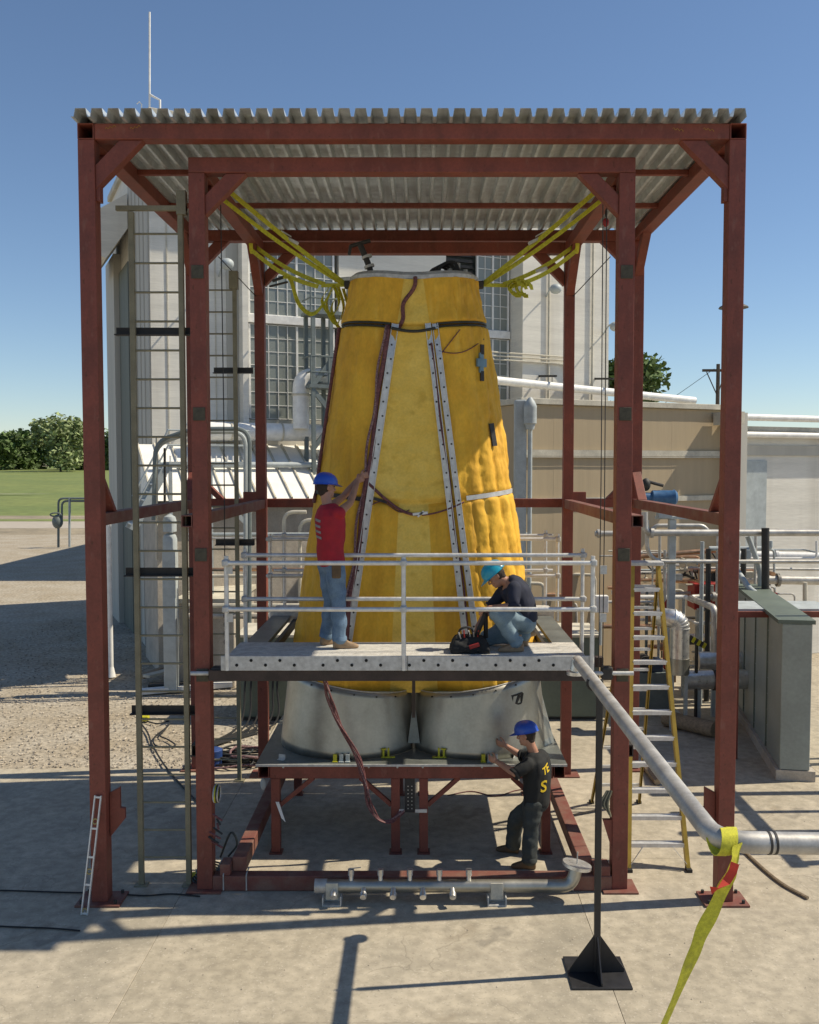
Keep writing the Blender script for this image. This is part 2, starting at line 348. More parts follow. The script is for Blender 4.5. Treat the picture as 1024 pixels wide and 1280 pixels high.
# ================================================================ SETTING: trees
def tree(name, label, base, h, rx, m, seed, n=1500, leafs=.5, trunk=.3, group='trees beyond the lawn', crown0=.2):
    r = random.Random(seed); t = thing(name, label, 'tree', base, group); base = V(base)
    b = B(); b.pipe(spline([base - V((0, 0, .5)), base + V((.02 * h, 0, .25 * h)), base + V((-.02 * h, 0, .55 * h)), base + V((0, 0, .8 * h))], 4), [trunk * (1 - .85 * i / 12) for i in range(13)], 8)
    blobs = []
    for k in range(13):
        z = crown0 + (1 - crown0) * (.12 + .80 * r.random()); a = r.random() * 6.28; w = rx * (1 - abs(z - .5) * .9) * (.35 + .5 * r.random())
        c = base + V((w * math.cos(a), w * math.sin(a), z * h)); blobs.append((c, rx * (.28 + .25 * r.random())))
        b.pipe(spline([base + V((0, 0, h * (.2 + .4 * r.random()))), (base + c) / 2 + V((0, 0, .15 * h)), c], 3), [trunk * .35, trunk * .3, trunk * .25, trunk * .2, trunk * .15, trunk * .1, .03], 5)
    b.build('trunk', bark, t, smooth=True)
    lv = B()
    for i in range(n):
        c, w = blobs[r.randrange(len(blobs))]; d = V((r.gauss(0, 1), r.gauss(0, 1), r.gauss(0, .8))).normalized() * w * (.45 + .6 * r.random())
        p = c + d; s = leafs * (.5 + r.random()); e1 = V((r.gauss(0, 1), r.gauss(0, 1), r.gauss(0, .6))).normalized(); e2 = e1.orthogonal().normalized()
        e2 = (Quaternion(e1, r.random() * 6.28) @ e2); 
        lv.add([p - e1 * s, p - e2 * s * .5, p + e1 * s, p + e2 * s * .5 + e1 * s * .2], [(0, 1, 2, 3)])
    lv.build('crown', m, t)
    return t
tb = lambda px, y, z: V(((px - PX0) / F * (y + D0), y, z))
row = [(-6, 'round dark tree at the far left end of the wood'), (20, 'broad dark tree just left of the pale tree'), (52, 'dark tree hidden behind the pale tree'), (88, 'dark tree right of the pale tree beyond the lawn'),
       (112, 'dark tree seen behind the left canopy post'), (128, 'dark tree between the left canopy post and the building'), (146, 'dark tree touching the edge of the tall building')]
for i, (px, lb) in enumerate(row):
    tree('broadleaf_tree', lb, tb(px, 330 + 12 * (i % 3), 2.7), 11.5 + (i * 7 % 4), 8.4, leaf, 20 + i, 2600, .95, .45, crown0=.0)
tree('broadleaf_tree', 'tall pale green tree standing in front of the dark wood', tb(76, 300, 2.3), 18.5, 10.5, leaf2, 77, 4200, .75, .4, crown0=.08)
tree('broadleaf_tree', 'bushy tree behind the roof of the tan building', tb(778, 62, 0), 13.2, 3.4, leaf, 78, 3200, .30, .25, 'trees behind the buildings', .45)

# ================================================================ SETTING: white building (turned 25 degrees to the frames)
YA = R(25); UX = V((math.cos(YA), math.sin(YA), 0)); NX = V((math.sin(YA), -math.cos(YA), 0))
KB = .707                                              # the building's module in metres
def mkW(o, k=1., z0=0.):
    o = V((o[0], o[1], z0)); return lambda s, t, z: o + UX * s * k + NX * t * k + V((0, 0, z * k))
def wbox(b, W, s0, s1, t0, t1, z0, z1):
    return b.add([W(s0, t0, z0), W(s1, t0, z0), W(s1, t1, z0), W(s0, t1, z0), W(s0, t0, z1), W(s1, t0, z1), W(s1, t1, z1), W(s0, t1, z1)],
                 [(0, 3, 2, 1), (4, 5, 6, 7), (0, 1, 5, 4), (1, 2, 6, 5), (2, 3, 7, 6), (3, 0, 4, 7)])
W1 = mkW((-9.2 * KB, 32 * KB - D0), KB, CAM_H * (1 - KB)); ZG = -CAM_H * (1 - KB) / KB - .03     # ZG: ground level in modules
bld = thing('office_building', 'tall white block building with steel sash windows behind the tank', 'building', W1(0, 0, 0))
def wpart(name, m, par, W, *bx, bevel=0, label=None):
    b = B()
    for x in bx: wbox(b, W, *x)
    return b.build(name, m, par, bevel=bevel, label=label)
wpart('wall', whitewall, bld, W1, (0, 3.3, -10, 0, ZG, 16)); wpart('wall', whitewall, bld, W1, (3.3, 6.8, -10, -.01, ZG, 6.2)); wpart('wall', whitewall, bld, W1, (3.3, 6.8, -10, -.01, 13.1, 16))
wpart('wall', whitewall, bld, W1, (6.8, 11.22, -10, 0, ZG, 16)); wpart('wall', whitewall, bld, W1, (11.22, 14.13, -10, -.01, ZG, 6.2)); wpart('wall', whitewall, bld, W1, (11.22, 14.13, -10, -.01, 13.6, 16))
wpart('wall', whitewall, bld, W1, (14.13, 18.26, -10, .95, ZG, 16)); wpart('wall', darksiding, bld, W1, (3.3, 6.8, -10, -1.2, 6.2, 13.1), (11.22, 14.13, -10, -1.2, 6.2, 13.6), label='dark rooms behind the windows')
wpart('pilaster', whitewall, bld, W1, (3.02, 3.22, .002, .6, ZG, 15.6)); wpart('painted_shade_strip', greysiding, bld, W1, (2.6, 3.01, .004, .05, ZG, 15.6))  # grey strip's colour stands in for the shaded side of the pilaster
wpart('roof', tanline, bld, W1, (-.15, 18.4, -10.15, 1.1, 16, 16.25), bevel=.02)
wpart('side_cladding', greysiding, bld, W1, (-.06, -.004, -4.6, -.05, ZG, 15.9)); wpart('side_cladding', darksiding, bld, W1, (-.10, -.004, -7.2, -4.62, ZG, 12.4)); wpart('side_cladding', greysiding, bld, W1, (-.3, -.004, -9.9, -7.22, ZG, 13.2))
for t_ in (-.9, -1.8, -2.7, -3.6): wpart('seam', greysiding, bld, W1, (-.085, -.062, t_ - .03, t_ + .03, ZG, 15.9))
hd = B(); hd.prism([W1(-.1, -4.4, 14.9), W1(-1.15, -4.4, 14.2), W1(-1.15, -4.4, 12.5), W1(-.9, -4.4, 12.4), W1(-.1, -4.4, 13.6)], -NX * 3.1); hd.build('hood', whitewall, bld, label='sloping white hood over the side door')
for t_ in (-5.2, -6.1, -7.0):
    hd = B(); wbox(hd, W1, -1.19, -1.152, t_ - .35, t_ + .35, 12.55, 14.15); hd.build('hood_panel', greysiding, bld)
for s_ in (.55, 1.35, 2.2): wpart('panel_joint', tanline, bld, W1, (s_, s_ + .035, .002, .03, 5, 15.9))
for s_ in (15.3, 16.4, 17.4):
    b = B(); b.pipe([W1(s_, 1.02, 5), W1(s_, 1.02, 15.9)], .03, 6); b.build('conduit', tanline, bld)
pr_, pc_ = .48, .352
pm, _ = B().box((-.5 * .33 * KB, -.006, 0), (.5 * .33 * KB, .006, .46 * KB)).mesh('pane', glass, origin=V((0, 0, 0)))
def sash(s0, ncol, z0, nrow, thick):
    fr = B(); s1 = s0 + ncol * pc_
    for c in range(ncol + 1):
        w = .035 if c in thick or c in (0, ncol) else .011; wbox(fr, W1, s0 + c * pc_ - w, s0 + c * pc_ + w, -.10, -.03 if w < .03 else 0.0, z0, z0 + nrow * pr_)
    for r_ in range(nrow + 1):
        w = .011
        for c in range(ncol): wbox(fr, W1, s0 + c * pc_ + .02, s0 + (c + 1) * pc_ - .02, -.095, -.035, z0 + r_ * pr_ - w, z0 + r_ * pr_ + w)
    f = fr.build('window', whitep, bld)
    for c in range(ncol):
        for r_ in range(nrow): 
            p = place('pane', pm, W1(s0 + (c + .5) * pc_, -.065, z0 + r_ * pr_ + .01), f, rot=(R(random.uniform(-.8, .8)), 0, YA + R(random.uniform(-.6, .6))))
    return s1
sash(3.42, 9, 6.28, 7, (5,)); wpart('spandrel', whitep, bld, W1, (3.36, 6.74, -.12, .06, 9.68, 9.98), bevel=.01); sash(3.42, 9, 10.0, 6, (5,))
sash(12.62, 4, 6.28, 7, (2,)); wpart('spandrel', whitep, bld, W1, (12.56, 14.1, -.12, .06, 9.68, 9.98), bevel=.01); sash(12.62, 4, 10.0, 7, (2,))
wpart('sill', tanline, bld, W1, (3.3, 6.8, -.01, .14, 6.1, 6.24)); wpart('sill', tanline, bld, W1, (11.22, 14.13, -.01, .14, 6.1, 6.24))
wpart('wall', whitewall, bld, W1, (11.22, 12.56, -.5, -.012, 6.2, 11.4)); 
lv_ = B()
for k in range(9): wbox(lv_, W1, 11.3, 12.5, -.3, -.18, 11.5 + k * .22, 11.62 + k * .22)
lv_.build('louvre', darksteel, bld)
# lamps on brackets, each with its own arm
def wall_lamp(lb, W, s, z, t0=0., L=1.2):
    t = thing('wall_lamp', lb, 'lamp', W(s, t0, z), 'lamps on the white building'); b = B()
    b.pipe(fillet([W(s, t0, z), W(s, t0 + L * .5, z + .35), W(s, t0 + L, z + .3)], .3), .03 * KB, 6); b.build('arm', lightgrey, t, smooth=True)
    b = B(); b.ell(W(s, t0 + L, z + .2), (.17, .17, .14), 14, 8); b.build('lamp_head', lightgrey, t, smooth=True)
wall_lamp('round lamp on a wall arm left of the big sash window', W1, 2.35, 11.2); wall_lamp('small lamp on an arm high on the right wall', W1, 15.2, 11.3, .95, .7); wall_lamp('lamp arm at the right corner of the white building', W1, 18.0, 10.0, .95, .8)
b = B(); b.pipe([at(187, 170, 15), at(187, 15, 15)], .026, 8); b.pipe([at(187, 118, 15), at(200, 125, 15), at(200, 170, 15)], .03, 6); b.pipe([at(177, 170, 15), at(177, 130, 15), at(174, 127, 15), at(171, 130, 15)], .014, 6)
tag(b.build('antenna_mast', whitep), 'thin white mast rising above the canopy roof at left', 'mast')
# lean-to with a standing-seam roof
lt = thing('lean_to', 'low concrete lean-to with white standing-seam metal roof', 'building', W1(5, 3, 0))
wpart('wall', rawconc, lt, W1, (-.35, 13.5, .2, 2.85, ZG, 3.42))
sl0, sl1, za, zb_ = -.5, 13.6, 5.32, 3.5
dn = (W1(0, 3.1, zb_) - W1(0, 0, za)); nrm = UX.cross(dn).normalized(); nrm = nrm if nrm.z > 0 else -nrm
pmm, _ = B().add([V((0, 0, 0)), UX * .54 * KB, UX * .54 * KB + dn, dn, nrm * -.03, UX * .54 * KB - nrm * .03, UX * .54 * KB + dn - nrm * .03, dn - nrm * .03], [(0, 1, 2, 3), (7, 6, 5, 4), (0, 4, 5, 1), (1, 5, 6, 2), (2, 6, 7, 3), (3, 7, 4, 0)]).mesh('roof_panel', leanroof, origin=V((0, 0, 0)))
rbm, _ = B().add([p + q for q in (V((0, 0, 0)), dn) for p in (-UX * .022, UX * .022, UX * .018 + nrm * .045, -UX * .018 + nrm * .045)], [(0, 1, 5, 4), (1, 2, 6, 5), (2, 3, 7, 6), (3, 0, 4, 7), (0, 3, 2, 1), (4, 5, 6, 7)]).mesh('roof_seam', tanline, origin=V((0, 0, 0)))
for k in range(25):
    place('roof_panel', pmm, W1(sl0 + k * .56 + .01, .02, za) + nrm * .002, lt); place('roof_seam', rbm, W1(sl0 + k * .56, .02, za) + nrm * .006, lt)
b = B(); b.prism([W1(-.42, .1, 3.4), W1(-.42, 2.95, 3.4), W1(-.42, .1, 5.2)], UX * .08); b.build('gable', whitep, lt)
b = B(); wbox(b, W1, -.5, 13.5, 3.08, 3.16, 3.36, 3.48); b.build('gutter', darksteel, lt)
b = B(); b.pipe([W1(-.2, 1.6, 4.62), W1(13, 1.6, 4.62)], .10 * KB, 10); b.build('roof_pipe', lightgrey, lt, smooth=True)
# ducts on the building
du = thing('wall_duct', 'fat white duct running along the foot of the windows', 'duct', W1(5, .7, 5.5)); b = B(); b.pipe([W1(1.4, .75, 5.78), W1(12.4, .75, 5.78)], .31 * KB, 20); b.build('duct', whitep, du, smooth=True)
for s_ in (2.5, 4.3, 6.2, 8.1, 10):
    b = B(); b.pipe([W1(s_, .75, 5.78), W1(s_ + .06, .75, 5.78)], .335 * KB, 20); b.build('band', tanline, du, smooth=True)
du = thing('elbow_duct', 'white elbow duct rising in front of the big sash window', 'duct', W1(4.9, 1.0, 5.9)); b = B(); b.pipe(fillet([W1(4.95, 1.1, 5.9), W1(4.95, 1.1, 7.75), W1(6.9, 1.1, 7.75)], .32), .29 * KB, 18); b.build('duct', whitep, du, smooth=True)
b = B(); b.pipe([W1(4.95, 1.1, 7.05), W1(4.95, 1.1, 7.13)], .32 * KB, 18); b.build('band', tanline, du, smooth=True)
# steel stair tower in front of the windows
tw = thing('steel_stair_tower', 'grey steel stair tower with railed landing before the windows', 'tower', W1(6.6, 1.9, 4))
for s_ in (5.2, 5.85, 7.1):
    for t_ in (.95, 1.75): b = B(); b.beam(W1(s_, t_, 4.3), W1(s_, t_, 9.9), .13 * KB, .13 * KB, UX); b.build('post', greysteel, tw)
for z_ in (7.3, 9.85):
    b = B(); wbox(b, W1, 5.05, 7.3, .85, 1.85, z_, z_ + .12); b.build('landing', greysteel, tw)
    for zz in (.55, 1.1):
        b = B(); b.pipe([W1(5.1, 1.8, z_ + zz), W1(7.25, 1.8, z_ + zz)], .03 * KB, 6); b.pipe([W1(5.1, .9, z_ + zz), W1(5.1, 1.8, z_ + zz)], .03 * KB, 6); b.build('handrail', greysteel, tw)
    for s_ in (5.1, 5.75, 6.45, 7.25): b = B(); b.pipe([W1(s_, 1.8, z_), W1(s_, 1.8, z_ + 1.1)], .03 * KB, 6); b.build('baluster', greysteel, tw)
for (sa, za_, sb, zb2) in ((5.2, 7.4, 7.0, 9.8), (7.0, 5.2, 5.2, 7.2), (5.2, 5.2, 5.9, 6.1)):
    b = B(); b.beam(W1(sa, 1.75, za_), W1(sb, 1.75, zb2), .09 * KB, .16 * KB); b.build('brace', greysteel, tw)
for k in range(10): b = B(); wbox(b, W1, 5.35 + .17 * k, 5.57 + .17 * k, 1.0, 1.7, 7.5 + .235 * k, 7.53 + .235 * k); b.build('tread', greysteel, tw)
# pipe crossing in front of the right wall
pp = thing('white_pipe_run', 'white insulated pipe crossing the right wall above the tan building', 'pipe', W1(14, 2, 7.4)); b = B(); b.pipe([W1(12.2, 1.9, 7.82), W1(16, 1.9, 7.62), W1(22, 1.9, 7.32)], .16 * KB, 12); b.build('pipe', whitep, pp, smooth=True)
for s_ in (14.9, 17.6):
    b = B(); b.beam(W1(s_, .95, 8.15), W1(s_, 2.2, 8.05), .06 * KB, .08 * KB); b.pipe([W1(s_, 1.9, 8.1), W1(s_, 1.9, 7.6)], .015 * KB, 5); b.build('bracket', darksteel, pp)
for k in range(3):
    b = B(); z_ = 8.95 - .14 * k; b.pipe(fillet([W1(12.0, 1.05, z_ + .05), W1(16.4 - .1 * k, 1.05, z_), W1(16.4 - .1 * k, 1.05, 6.5)], .3), .032 * KB, 6)
    tag(b.build('conduit', tanline, smooth=True), ['uppermost of the three conduits bending down the right wall', 'middle of the three conduits bending down the right wall', 'lowest of the three conduits bending down the right wall'][k], 'conduit', 'conduits on the right wall')

# ================================================================ SETTING: tan building and the wall beside it
KT = .8; W2 = mkW((2.58 * KT, 24 * KT - D0), KT, CAM_H * (1 - KT)); ZT2 = -CAM_H * (1 - KT) / KT - .03
tn = thing('tan_building', 'tan metal clad building with pale trim right of the tank', 'building', W2(3, 0, 0))
for k in range(7): wpart('wall_panel', tan, tn, W2, (k * .972, k * .972 + .972, -6, .002 * (k % 2), ZT2, 6.18))
wpart('coping', tanline, tn, W2, (-.08, 6.9, -6.1, .10, 6.19, 6.34), bevel=.01); wpart('trim', tanline, tn, W2, (0, 6.8, .016, .07, 4.86, 5.02)); wpart('trim', tanline, tn, W2, (0, 6.8, .016, .07, 3.62, 3.76))
wpart('trim', tanline, tn, W2, (0, 6.8, .072, .085, 4.82, 4.85)); wpart('corner_post', greysiding, tn, W2, (6.82, 7.1, -5, .55, ZT2, 6.1))
wpart('vent_arm', tanline, tn, W2, (6.25, 6.6, .1, .95, 5.75, 6.1))
W3 = mkW(W2(7.12, -.1, 0).to_2d(), KT, CAM_H * (1 - KT))
rw = thing('block_wall_building', 'pale painted block wall building at the far right', 'building', W3(3, 0, 0)); wpart('wall', whitewall, rw, W3, (0, 9, -5, 0, ZT2, 5.6)); wpart('coping', tanline, rw, W3, (-.02, 9, -5, .12, 5.61, 5.75)); wpart('fascia', greysiding, rw, W3, (.02, 9, .004, .05, 4.9, 5.2))
b = B(); wbox(b, W3, .3, 1.35, .004, .05, 1.8, 4.75); b.build('door', lightgrey, rw)
for k, (z_, r_) in enumerate(((6.0, .08), (5.5, .07))):
    b = B(); b.pipe([W3(-.3, .25, z_), W3(9, .25, z_)], r_, 10); tag(b.build('roof_edge_pipe', whitep, smooth=True), ['upper white pipe along the top of the right block wall', 'lower white pipe along the top of the right block wall'][k], 'pipe')
# vent stack and utility pole
vs = thing('vent_stack', 'dark capped vent stack showing beside the right canopy post', 'vent', W3(-.3, -2, 5)); p0 = at(913, 520, 13.5); p1 = at(917, 386, 13.5)
b = B(); b.pipe([p0 - V((0, 0, 1.5)), p1], .075, 12); b.build('stack_pipe', tanline, vs, smooth=True); b = B(); b.pipe([p1 + V((0, 0, .02)), p1 + V((0, 0, .05)), p1 + V((0, 0, .2))], [.36, .34, .05], 16); b.build('cap', darksteel, vs, smooth=True)
up = thing('utility_pole', 'wooden utility pole with crossarm behind the tan building', 'pole', tb(898, 50, 0)); b = B(); q = at(898, 455, 50); b.pipe([V((q.x, 50, 0)), q], [.17, .12], 8); b.build('post', bark, up, smooth=True)
b = B(); c = at(893, 463, 50); b.beam(c - V((.75, 0, 0)), c + V((.75, 0, 0)), .14, .16); b.build('crossarm', bark, up)
for k in (-1, 1): b = B(); b.beam(c + V((k * .6 + .1, -.05, -.1)), c + V((.2, -.05, -1.6)), .04, .06); b.build('brace', bark, up)
b = B(); b.pipe(spline([at(893, 461, 50), at(840, 498, 56), at(790, 530, 60)], 5), .02, 4); tag(b.build('overhead_wire', black), 'thin overhead wire running left from the utility pole', 'wire')

rb_ = thing('rear_building', 'long low building hidden behind the tall white building', 'building', (-6, 42, 0))
b = B(); b.box((-12.0, 28.5, -.03), (-1, 57, 8.8)); b.build('wall', whitewall, rb_); b = B(); b.box((-12.1, 28.4, 8.802), (-.9, 57.1, 9.0)); b.build('roof', tanline, rb_)

# ================================================================ OUTER CANOPY FRAME
OXL, OXR, OYF, OYB, PW = -3.402, 3.217, .083, 4.39, .168
can = thing('canopy_frame', 'tall outer red steel canopy frame with corrugated metal roof', 'canopy', ((OXL + OXR) / 2, 2.2, 0))
Z1, Z2 = 7.94, 8.10
pid = {}
for nx, x in (('l', OXL), ('r', OXR)):
    for ny, y in (('f', OYF), ('b', OYB)):
        b = B(); b.tube((x, y, .026), (x, y, Z1 - .002), PW, PW, .01, (0, 1, 0)); p = b.build('post', red, can, bevel=.012)
        b = B(); b.box((x - .235, y - .17, .001), (x + .235, y + .17, .026)); q = b.build('base_plate', redd, p, bevel=.004)
        for i in (-1, 1):
            for j in (-1, 1): b = B(); b.cyl((x + i * .18, y + j * .12, .026), (x + i * .18, y + j * .12, .06), .018, n=6); b.build('anchor_bolt', darksteel, p)
    b = B(); b.tube((x, -.005, (Z1 + Z2) / 2), (x, OYB + .09, (Z1 + Z2) / 2), PW, .16, .012); b.build('side_beam', red, can, bevel=.006)
for y in (OYF, OYB): b = B(); b.beam((OXL + PW / 2 + .002, y, (Z1 + Z2) / 2), (OXR - PW / 2 - .002, y, (Z1 + Z2) / 2), PW - .004, .16); b.build('cross_beam', red, can, bevel=.01)
for y in (1.5, 2.9): b = B(); b.beam((OXL + PW / 2, y, Z2 - .035), (OXR - PW / 2, y, Z2 - .035), .06, .062); b.build('purlin', red, can, bevel=.004)
def knee(par, x, y, z, sx, sy, L, w=.13, d=.09, dz=-1, off=.084):
    """diagonal brace in a corner: post centre (x,y), beam underside (or girt top) z, running along (sx,sy)"""
    D = V((sx, sy, 0)); p = V((x, y, z)); a = p + D * off + V((0, 0, dz * L)); c = p + D * (off + L)
    e = (c - a).normalized() * .05; b = B(); b.beam(a - e * 0, c + e * 0, d, w, D.cross(V((0, 0, 1)))); 
    n_ = D.cross(V((0, 0, 1))); 
    # square-cut on beam and post
    h = w * .7071; b = B(); po = [p + D * off + V((0, 0, dz * (L - h))), p + D * off + V((0, 0, dz * (L + h))), p + D * (off + L + h), p + D * (off + L - h)]
    b.prism([q - n_ * d / 2 for q in po], n_ * d); return b.build('knee_brace', red, par, bevel=.006)
for x, s in ((OXL, 1), (OXR, -1)):
    knee(can, x, OYF, Z1 - .001, s, 0, .37, .17, .12); knee(can, x, OYB, Z1 - .001, s, 0, .37, .15, .12)
    knee(can, x, OYF, Z1 - .001, 0, 1, .42, .13, .12); knee(can, x, OYB, Z1 - .001, 0, -1, .42, .13, .12)
    b = B(); b.box((x + s * .085, OYF - .05, 7.33) if s > 0 else (x - .125, OYF - .05, 7.33), (x + .125, OYF + .05, 7.52) if s > 0 else (x - .085, OYF + .05, 7.52)); b.build('stiffener', red, can, bevel=.004)
    # girts at mid height
    b = B(); b.beam((x, OYF + PW / 2 + .002, 4.065), (x, OYB - PW / 2 - .002, 4.065), .13, .13); b.build('girt', redd, can, bevel=.008)
    knee(can, x, OYF, 4.132, 0, 1, .40, .06, .12, 1); knee(can, x, OYB, 4.132, 0, -1, .36, .07, .13, 1); knee(can, x, OYB, 4.132, s, 0, .30, .08, .12, 1)
b = B(); b.beam((OXL + PW / 2 + .002, OYB, 4.065), (OXR - PW / 2 - .002, OYB, 4.065), .12, .13); b.build('girt', red, can, bevel=.008)
# brackets low on the front posts
for x, s in ((OXL, 1), (OXR, -1)):
    b = B(); x0 = x + s * .09; b.prism([(x0, OYF + .02, .68), (x0, OYF + .02, 1.16), (x0 + s * .11, OYF + .02, 1.22), (x0 + s * .11, OYF + .02, 1.0), (x0 + s * .16, OYF + .02, .99), (x0 + s * .16, OYF + .02, .88)], (0, .05, 0)); b.build('bracket', red, can, bevel=.004)
# chalk marks on the front beam
ym = mat('yellow_chalk', (.45, .27, .05), .9, 0, .3, 60)
for x in (-3.2, -2.95, 2.55, 2.86):
    b = B(); b.pipe([V((x + .012 * k, OYF - .0835, 8.045 + .012 * math.sin(k * 1.9) + .003 * k * (1 if x < 0 else -.6))) for k in range(10)], .0028, 5); b.build('chalk_mark', ym, can)
# corrugated roof sheets
PIT, RH, x0, Y0_, Y1_ = .1642, .082, -3.49, -.165, 4.56
prof = [(0, 0), (.030, 0), (.046, RH), (.148, RH)]
nr = 0
for k in range(9):
    n = 5 if k < 8 else 1
    pts = []
    for i in range(n):
        pts += [(x0 + (nr + i) * PIT + a, Z2 + .004 + z) for a, z in prof]
    pts.append((x0 + (nr + n) * PIT - .001, Z2 + .004)); nr += n
    b = B(); m_ = len(pts); ys = [Y0_ + (Y1_ - Y0_) * j / 6 for j in range(7)]
    for j, y in enumerate(ys): b.v += [V((x, y, z + (.0035 * noise.noise(V((x * .9, y * 1.3, 5))) if 0 < j < 6 else 0))) for x, z in pts]
    b.f = [(j * m_ + i, j * m_ + i + 1, (j + 1) * m_ + i + 1, (j + 1) * m_ + i) for j in range(6) for i in range(m_ - 1)]
    o = b.build('roof_sheet', galv, can); sm = o.modifiers.new('solidify', 'SOLIDIFY'); sm.thickness = .0025; sm.offset = 1

# ================================================================ INNER FRAME
IXL, IXR, IYF, IYB, IW = -2.357, 2.165, .384, 4.13, .168
inn = thing('inner_steel_frame', 'inner red steel frame standing under the canopy around the tank', 'frame', ((IXL + IXR) / 2, 2.2, 0))
A1, A2 = 7.70, 7.86
for x in (IXL, IXR):
    for y, w in ((IYF, IW), (IYB, .145)):
        b = B(); b.tube((x, y, .022), (x, y, A1 - .002), w, w, .01, (0, 1, 0)); p = b.build('post', red, inn, bevel=.012)
        b = B(); b.box((x - .19, y - .17, .001), (x + .19, y + .17, .022)); b.build('base_plate', redd, p, bevel=.004)
        if y == IYF:
            for z in (6.67, 5.18, 3.68, 2.38): b = B(); b.box((x - .062, y - w / 2 - .012, z - .07), (x + .066, y - w / 2 - .001, z + .07)); b.build('clip_plate', oliveclamp, p, bevel=.004)
    b = B(); b.beam((x, IYF + IW / 2 + .002, (A1 + A2) / 2), (x, IYB - .085, (A1 + A2) / 2), IW - .006, .157); b.build('side_beam', red, inn, bevel=.008)
for y in (IYF, IYB): b = B(); b.beam((IXL - IW / 2, y, (A1 + A2) / 2), (IXR + IW / 2, y, (A1 + A2) / 2), IW, .16); b.build('cross_beam', red, inn, bevel=.01)
for x, s in ((IXL, 1), (IXR, -1)):
    knee(inn, x, IYF, A1 - .001, s, 0, .33, .15, .12); knee(inn, x, IYB, A1 - .001, s, 0, .36, .14, .12); knee(inn, x, IYB, A1 - .001, 0, -1, .50, .15, .12); knee(inn, x, IYF, A1 - .001, 0, 1, .4, .14, .12)
    b = B(); b.beam((x, IYF + IW / 2 + .002, 4.065), (x, IYB - .075, 4.065), .12, .13); b.build('girt', redd, inn, bevel=.008)
    b = B(); b.box((x - .10 + s * -.16, IYB - .012 - .06, 3.95), (x + .10 + s * -.16, IYB + .03, 4.24)); b.build('splice_plate', red, inn, bevel=.004)
    xs = x - s * (IW / 2 + .062); b = B(); b.tube((xs, IYF - .09, 4.04), (xs, IYF + .75, 4.04), .118, .128, .012); b.build('tube_stub', redd, inn, bevel=.004)
    xs = x - s * .105; b = B(); b.tube((xs, IYF + .02, 1.52), (xs, IYF + .3, 1.52), .1, .13, .012); b.build('tube_stub', darksteel, inn)
# base rails
b = B(); b.beam((IXL + IW / 2 + .003, IYF - .02, .088), (IXR - IW / 2 - .003, IYF - .02, .088), .15, .165); b.build('base_rail', redd, inn, bevel=.01)
b = B(); b.beam((IXL + .08, IYB, .088), (IXR - .08, IYB, .088), .15, .165); b.build('base_rail', redd, inn, bevel=.01)
for x in (-2.0, 1.80):
    b = B(); b.beam((x, IYF + .02, .255), (x, IYB - .02, .255), .155, .165); b.build('base_rail', redd, inn, bevel=.01)
    for dx in (-.15, .10): b = B(); b.pipe(fillet([(x + dx, IYF - .105, .02), (x + dx, IYF - .105, .2), (x + dx, IYF + .06, .2)], .03), .008, 6); b.build('u_bolt', steelpipe, inn, smooth=True)
b = B(); b.box((-2.19, IYF - .09, .172), (-2.08, IYF + .1, .30)); b.build('stop_block', redd, inn, bevel=.006)
b = B(); b.box((1.88, IYF - .09, .172), (2.06, IYF + .1, .28)); b.build('stop_block', redd, inn, bevel=.006)

# ================================================================ TEST TABLE
TX0, TX1, TY0, TY1, TZ = -1.93, 1.70, 1.26, 3.35, 1.10
tbl = thing('test_table', 'low red steel table carrying the tank, steel plate on top', 'table', ((TX0 + TX1) / 2, 2.2, 0))
platem = mat('grey_steel_plate', (.20, .215, .20), .45, .5, .25, 2.5, fine=.1, bump=.03)
b = B(); b.box((TX0 - .03, TY0 - .03, TZ - .016), (TX1 + .03, TY1 + .03, TZ)); b.build('top_plate', platem, tbl, bevel=.003)
b = B(); b.box((TX0 - .028, TY0 - .05, TZ - .022), (TX1 + .028, TY0 - .032, TZ + .004)); b.build('edge_strip', aludull, tbl)
for y in (TY0 + .06, TY1 - .06): b = B(); b.beam((TX0 + .13, y, TZ - .10), (TX1 - .13, y, TZ - .10), .12, .165); b.build('table_beam', red, tbl, bevel=.008)
for x in (TX0 + .06, TX1 - .06): b = B(); b.tube((x, TY0 - .01, TZ - .095), (x, TY1, TZ - .095), .13, .15, .01); b.build('table_beam', red, tbl, bevel=.004)
LX = (-1.735, -.305, .03, 1.49)
for y in (TY0 + .06, TY1 - .06):
    for x in LX:
        b = B(); b.beam((x, y, .02), (x, y, TZ - .184), .105, .105, (0, 1, 0)); p = b.build('leg', red, tbl, bevel=.008)
        b = B(); b.box((x - .075, y - .075, .001), (x + .075, y + .075, .019)); b.build('foot_plate', redd, p)
for (xa, xb) in ((LX[0] + .05, LX[0] + .45), (LX[1] - .05, LX[1] - .42), (LX[2] + .05, LX[2] + .42), (LX[3] - .05, LX[3] - .4)):
    b = B(); b.beam((xa, TY0 + .06, TZ - .52), (xb, TY0 + .06, TZ - .19), .05, .05); b.build('diagonal_brace', red, tbl)
b = B(); b.box((-.195, TY0 + .02, .50), (-.075, TY0 + .22, TZ - .186)); jb = b.build('terminal_box', blackpaint, tbl, bevel=.004)
bm_, _ = B().cyl((0, 0, 0), (0, -.006, 0), .007, n=8).mesh('terminal', steelpipe, origin=V((0, 0, 0)))
for i in range(2):
    for k in range(7): place('terminal', bm_, (-.155 + .045 * i, TY0 + .018, .55 + .045 * k), jb)
for x0_, x1_ in ((-.26, -.2), (-.07, .07)): b = B(); b.box((x0_, TY0 - .012, .51), (x1_, TY0 + .004, .55)); b.build('tie_strip', alu, tbl)
